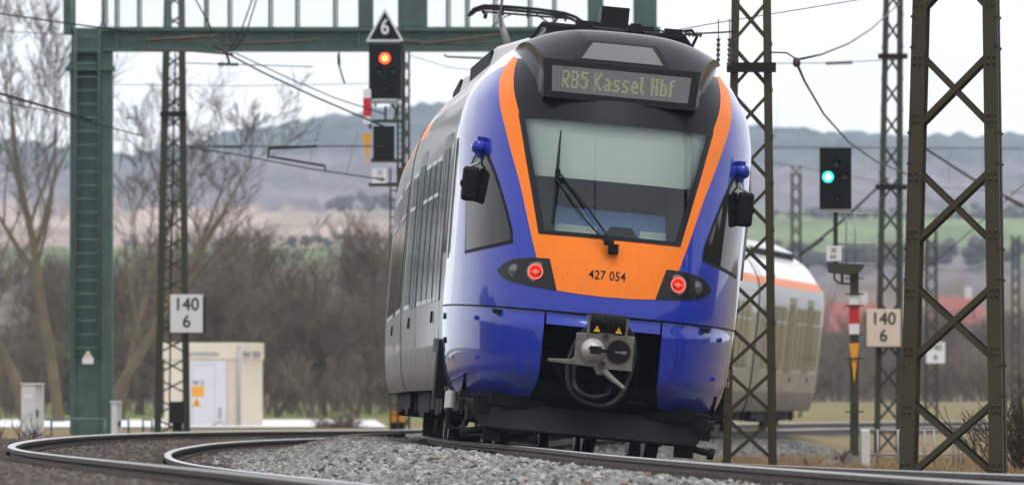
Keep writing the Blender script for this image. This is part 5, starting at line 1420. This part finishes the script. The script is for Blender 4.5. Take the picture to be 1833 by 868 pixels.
shrub('thin bare twigs at the foot of the green signal', 1482, 132, 6, .5, 64, .15)

# dry grass on the right verge
def grass(label, n, fn, h0, h1, m, seed):
    rg = np.random.default_rng(seed); V = []; Fc = []
    for k in range(n):
        x, y, z = fn(rg); h = rg.uniform(h0, h1); a = rg.uniform(0, 6.28); b = rg.normal(0, .45*h, 2); w = .006
        c, s = math.cos(a)*w, math.sin(a)*w; i = len(V)
        V += [(x-c, y-s, z-.02), (x+c, y+s, z-.02), (x+b[0]*.4+c*.6, y+b[1]*.4+s*.6, z+h*.6), (x+b[0]*.4-c*.6, y+b[1]*.4-s*.6, z+h*.6), (x+b[0], y+b[1], z+h)]
        Fc += [(i, i+1, i+2, i+3), (i+3, i+2, i+4)]
    o = mesh_obj('dry_grass', V, Fc, m); tag(o, label, 'grass', kind='stuff'); return o
GM = mat('dry_grass_straw', (.34, .255, .14), .9, var=.3, vscale=1.5, col2=(.22, .14, .075))
GM2 = mat('moss_green_grass', (.15, .16, .03), .9, var=.4, vscale=2)
def gright(rg):
    while True:
        y = 62+rg.random()**1.3*110; x = Xt(y)+2.7+rg.random()*6.5
        if in_view(x, y, 20): return x, y, formation(x, y)
grass('straw coloured dry grass on the verge right of the train', 42000, gright, .05, .20, GM, 5)
def gmoss(rg):
    cs = [(xat(1760, 120), 120), (xat(1700, 128), 128), (xat(1625, 118), 118), (xat(1735, 100), 100), (xat(1450, 125), 125)]
    c = cs[rg.integers(len(cs))]; x = c[0]+rg.normal(0, .22); y = c[1]+rg.normal(0, 1.2); return x, y, formation(x, y)
grass('mossy green tufts in the dry grass on the right verge', 5000, gmoss, .04, .14, GM2, 6)

# ================================================================== HILLS, HOUSES
def hill_mat():
    m = bpy.data.materials.new('hillside'); m.use_nodes = True; nt = m.node_tree; b = nt.nodes['Principled BSDF']; b.inputs['Roughness'].default_value = 1; b.inputs['Specular IOR Level'].default_value = .05
    vc = nt.nodes.new('ShaderNodeVertexColor'); vc.layer_name = 'cover'
    tc = nt.nodes.new('ShaderNodeTexCoord'); n = nt.nodes.new('ShaderNodeTexNoise'); n.inputs['Scale'].default_value = .018; n.inputs['Detail'].default_value = 10; n.inputs['Roughness'].default_value = .72
    mpp = nt.nodes.new('ShaderNodeMapping'); mpp.inputs['Scale'].default_value = (1.6, .35, 1.2); nt.links.new(tc.outputs['Object'], mpp.inputs[0]); nt.links.new(mpp.outputs[0], n.inputs['Vector'])
    mr = nt.nodes.new('ShaderNodeMapRange'); mr.inputs[1].default_value = .3; mr.inputs[2].default_value = .7; mr.inputs[3].default_value = .35; mr.inputs[4].default_value = 1.6; nt.links.new(n.outputs['Fac'], mr.inputs[0])
    mx = nt.nodes.new('ShaderNodeMix'); mx.data_type = 'RGBA'; mx.blend_type = 'MULTIPLY'; mx.inputs[0].default_value = 1
    nt.links.new(vc.outputs[0], mx.inputs[6]); nt.links.new(mr.outputs[0], mx.inputs[7]); nt.links.new(mx.outputs[2], b.inputs['Base Color'])
    return m
from mathutils import noise as mnoise
def hill_profile(px):
    """list of (Y, screen y, cover) up the slope; cover colours are the land's own"""
    right = sstep(1100, 1350, px)
    sky = hill_y(px)
    green = (.15, .19, .085); tan = (.36, .28, .23); wood = hazed_wood_c; fir = hazed_fir_c; brown = (.16, .12, .085)
    L = [(860, 738, brown), (940, 716, brown), (1100, lerp(690, 680, right), brown), (1400, lerp(560, 560, right), brown), (1600, lerp(485, 470, right), wood if right > .5 else brown), (1650, lerp(474, 458, right), green), (1850, lerp(446, 440, right), green), (2050, lerp(438, 405, right), tan if right < .5 else green), (2350, lerp(385, 385, right), tan if right < .5 else green),
         (2450, lerp(368, 376, right), wood), (3000, lerp(300, 312, right), wood), (3350, lerp(250, 278, right) if sky < 240 else sky+22, fir), (3800, sky, fir), (4200, sky+25, fir)]
    return L
hazed_wood_c, hazed_fir_c = (.165, .145, .160), (.085, .10, .10)  # forest tones lightened, part of the distance haze put into the colour
def build_hills():
    pxs = np.linspace(-250, 2100, 260); T = 150; rows = [[None]*len(pxs) for _ in range(T)]; cols = [[None]*len(pxs) for _ in range(T)]
    for j, px in enumerate(pxs):
        L = hill_profile(px)
        for i in range(T):
            Y = 860+(4200-860)*i/(T-1); k = 1
            wob = 60*mnoise.noise((px*.012, Y*.002, 3.1))
            Yc = Y+wob
            while k < len(L)-1 and L[k][0] < Y: k += 1
            a, b_ = L[k-1], L[k]; t = min(max((Y-a[0])/(b_[0]-a[0]), 0), 1); sy = lerp(a[1], b_[1], t)
            kc = 1
            while kc < len(L)-1 and L[kc][0] < Yc: kc += 1
            tc_ = min(max((Yc-L[kc-1][0])/(L[kc][0]-L[kc-1][0]), 0), 1); c = L[kc-1][2] if tc_ < .5 else L[kc][2]
            cs = sstep(.30, .70, tc_+.35*mnoise.noise((px*.05, Y*.012, 5.5))); cm = tuple(lerp(a_, b2_, cs) for a_, b2_ in zip(L[kc-1][2], L[kc][2]))
            z = zat(sy, Y); x = xat(px, Y)
            if c in (hazed_wood_c, hazed_fir_c): z += 3.5*mnoise.noise((x*.03, Y*.03, 1.7))+3.5*mnoise.noise((x*.15, Y*.10, 8.7))
            rows[i][j] = (x, Y, z); cols[i][j] = (*cm, 1)
    mb = MB().grid(rows); o = mb.build('hills', hill_mat(), smooth=True, normals=False)
    ca = o.data.color_attributes.new('cover', 'FLOAT_COLOR', 'POINT'); ca.data.foreach_set('color', [v for r in cols for c in r for v in c])
    tag(o, 'distant hills with fields and bluish forest', kind='structure')
build_hills()
def house(label, px0, px1, py_eave, py_ridge, py_base, Y, hip=.25):
    x0, x1 = xat(px0, Y), xat(px1, Y); zb = zat(py_base, Y); ze = zat(py_eave, Y)-zb; zr = zat(py_ridge, Y)-zb; w = x1-x0
    r = empty('house', ((x0+x1)/2, Y, zb)); tag(r, label, 'house', 'houses below the right hand hill')
    MB().bx((-w/2+.3, 0, -4), (w/2-.3, 9, ze)).build('wall', M['housewall'], r)
    mb = MB(); h = w*hip*.5
    v = [(-w/2, -.5, ze), (w/2, -.5, ze), (w/2, 9.5, ze), (-w/2, 9.5, ze), (-w/2+h, 4.5, zr), (w/2-h, 4.5, zr)]
    mb.add(v, [(0, 1, 5, 4), (1, 2, 5), (2, 3, 4, 5), (3, 0, 4), (0, 3, 2, 1)]); rf = mb.build('roof', M['roofred'], r)
    MB().bx((w*.15, 4.2, zr-1), (w*.15+.8, 5, zr+1.2)).build('chimney', M['housewall'], rf)
    for k in range(4):
        x = -w/2+w*(k+.6)/4.4
        MB().bx((x-.5, -.06, ze*.35), (x+.5, -.02, ze*.72)).build('window', M['winglass'], r)
house('red roofed house seen between rear train and green signal post', 1466, 1585, 600, 540, 640, 1000)
house('red roofed house visible through the biggest lattice mast', 1662, 1768, 580, 530, 625, 1050)

# woods added out of view to block low sky and darken paint reflections
V = []; Fc = []; wr = random.Random(9)
path = [(-75, 150), (-70, 60), (-62, -5), (-30, -32), (10, -36), (50, -30), (62, 10), (60, 70), (70, 150)]
rows = []
for i in range(200):
    t = i/199*(len(path)-1); k = min(int(t), len(path)-2); f = t-k
    x = lerp(path[k][0], path[k+1][0], f); y = lerp(path[k][1], path[k+1][1], f)
    out = Vector((x, y-50, 0)).normalized(); h = 13+4*mnoise.noise((x*.05, y*.05, 0))+3*mnoise.noise((x*.3, y*.3, 4))
    r = []
    for q in range(9):
        a = q/8; w_ = Vector((x, y, -.6))+out*(3.0*a**2*3+mnoise.noise((x*.4, y*.4, a*6))*1.6)+Vector((0, 0, h*a)); r.append(w_)
    r.append(r[-1]+out*12+Vector((0, 0, -1))); rows.append(r)
o = MB().grid(rows).build('screening_woods', mat('screening_wood_brown', (.075, .06, .045), .95, var=.5, vscale=.5, bump=.8, bscale=2), normals=False)
tag(o, 'unseen brown wood edge added behind the camera to block skylight', 'woodland', kind='stuff')

# hedges and copses on the far slopes
def copse(label, p0, p1, Y, n, r0, r1, col, seed):
    rr = random.Random(seed); t_ = (1+5**.5)/2
    ico = [Vector(p).normalized() for p in ((-1, t_, 0), (1, t_, 0), (-1, -t_, 0), (1, -t_, 0), (0, -1, t_), (0, 1, t_), (0, -1, -t_), (0, 1, -t_), (t_, 0, -1), (t_, 0, 1), (-t_, 0, -1), (-t_, 0, 1))]
    fac = [(0, 11, 5), (0, 5, 1), (0, 1, 7), (0, 7, 10), (0, 10, 11), (1, 5, 9), (5, 11, 4), (11, 10, 2), (10, 7, 6), (7, 1, 8), (3, 9, 4), (3, 4, 2), (3, 2, 6), (3, 6, 8), (3, 8, 9), (4, 9, 5), (2, 4, 11), (6, 2, 10), (8, 6, 7), (9, 8, 1)]
    mb = MB()
    for k in range(n):
        f = rr.random(); c = at(lerp(p0[0], p1[0], f), lerp(p0[1], p1[1], f)+rr.uniform(-3, 3), Y+rr.uniform(-20, 20)); r = rr.uniform(r0, r1)
        for q in range(5):
            o = c+Vector((rr.gauss(0, r*.5), rr.gauss(0, r*.5), rr.uniform(0, r*1.4))); rq = r*rr.uniform(.35, .6)
            mb.add([o+v*rq*rr.uniform(.7, 1.3) for v in ico], fac)
    o = mb.build('copse', mat('copse_twigs', col, 1, var=.5, vscale=.3), normals=False); tag(o, label, 'woodland', kind='stuff')
copse('dark hedge line across the pale field on the left hill', (150, 441), (760, 436), 1900, 40, .6, 1.8, (.09, .075, .06), 1)
copse('small copse on the pale slope left of the red signal', (600, 376), (740, 372), 2350, 10, 1.2, 3, (.10, .085, .08), 2)
copse('hedge along the upper edge of the green field on the right', (1380, 392), (1833, 388), 2250, 44, .8, 2.2, (.09, .08, .065), 3)
copse('grey copse at the lower edge of the green field on the right', (1400, 474), (1833, 464), 1560, 60, .8, 2.6, (.085, .07, .065), 4)
copse('brown bushes around the red roofed houses', (1440, 640), (1833, 626), 985, 36, .8, 1.8, (.10, .08, .06), 5)

# ================================================================== AIR, SKY, LIGHT, CAMERA
DENS = 1.25e-4
mb = MB().bx((-1100, -40, -2.6), (1100, 4260, 175))
hzo = mb.build('haze', []); 
hm = bpy.data.materials.new('haze_air'); hm.use_nodes = True; nt = hm.node_tree; nt.nodes.remove(nt.nodes['Principled BSDF'])
pv = nt.nodes.new('ShaderNodeVolumePrincipled'); pv.inputs['Density'].default_value = DENS; pv.inputs['Color'].default_value = (.66, .81, 1.0, 1); pv.inputs['Anisotropy'].default_value = .2
nt.links.new(pv.outputs[0], nt.nodes['Material Output'].inputs['Volume']); hzo.data.materials.append(hm); tag(hzo, 'pale haze over the valley', kind='stuff')

SUN_EL, SUN_AZ = R(70), R(165)
w = bpy.data.worlds.new('World'); S.world = w; w.use_nodes = True; nt = w.node_tree; bg = nt.nodes['Background']
sky = nt.nodes.new('ShaderNodeTexSky'); sky.sky_type = 'NISHITA'; sky.sun_disc = False; sky.sun_elevation = SUN_EL; sky.sun_rotation = SUN_AZ; sky.dust_density = 3
tc = nt.nodes.new('ShaderNodeTexCoord'); mp = nt.nodes.new('ShaderNodeMapping'); mp.inputs['Scale'].default_value = (2.2, 2.2, 7)
nz = nt.nodes.new('ShaderNodeTexNoise'); nz.inputs['Scale'].default_value = 2.2; nz.inputs['Detail'].default_value = 7; nz.inputs['Roughness'].default_value = .55
nt.links.new(tc.outputs['Generated'], mp.inputs[0]); nt.links.new(mp.outputs[0], nz.inputs['Vector'])
cr = nt.nodes.new('ShaderNodeValToRGB'); cr.color_ramp.elements[0].position = .32; cr.color_ramp.elements[0].color = (7.9, 7.95, 8.35, 1); cr.color_ramp.elements[1].position = .68; cr.color_ramp.elements[1].color = (10.2, 10.2, 10.4, 1)
nt.links.new(nz.outputs['Fac'], cr.inputs[0])
mx = nt.nodes.new('ShaderNodeMix'); mx.data_type = 'RGBA'; mx.inputs[0].default_value = .93
nt.links.new(sky.outputs[0], mx.inputs[6]); nt.links.new(cr.outputs[0], mx.inputs[7]); nt.links.new(mx.outputs[2], bg.inputs['Color']); bg.inputs['Strength'].default_value = .1
sl = bpy.data.lights.new('sun', 'SUN'); sl.energy = 1.1; sl.angle = R(20); sl.color = (1, .95, .88)
so = bpy.data.objects.new('sun', sl); COL.objects.link(so)
d = Vector((math.sin(SUN_AZ)*math.cos(SUN_EL), math.cos(SUN_AZ)*math.cos(SUN_EL), math.sin(SUN_EL)))
so.rotation_euler = (-d).to_track_quat('-Z', 'Y').to_euler(); so.location = (0, 0, 60)

cam = bpy.data.cameras.new('camera'); co = bpy.data.objects.new('camera', cam); COL.objects.link(co); S.camera = co
co.location = (0, 0, CZ); co.rotation_euler = (R(90), 0, 0)
cam.sensor_width = 36; cam.sensor_fit = 'HORIZONTAL'; cam.lens = 36*F/1833; cam.shift_y = (HY-434)/1833; cam.clip_end = 20000; cam.clip_start = .5
cam.dof.use_dof = True; cam.dof.focus_distance = 84; cam.dof.aperture_fstop = 5.8
S.view_settings.view_transform = 'Standard'; S.view_settings.look = 'None'; S.view_settings.exposure = .5; S.view_settings.gamma = 1
S.cycles.use_denoising = True
S.cycles.max_bounces = 8; S.cycles.transparent_max_bounces = 12; S.cycles.volume_bounces = 1
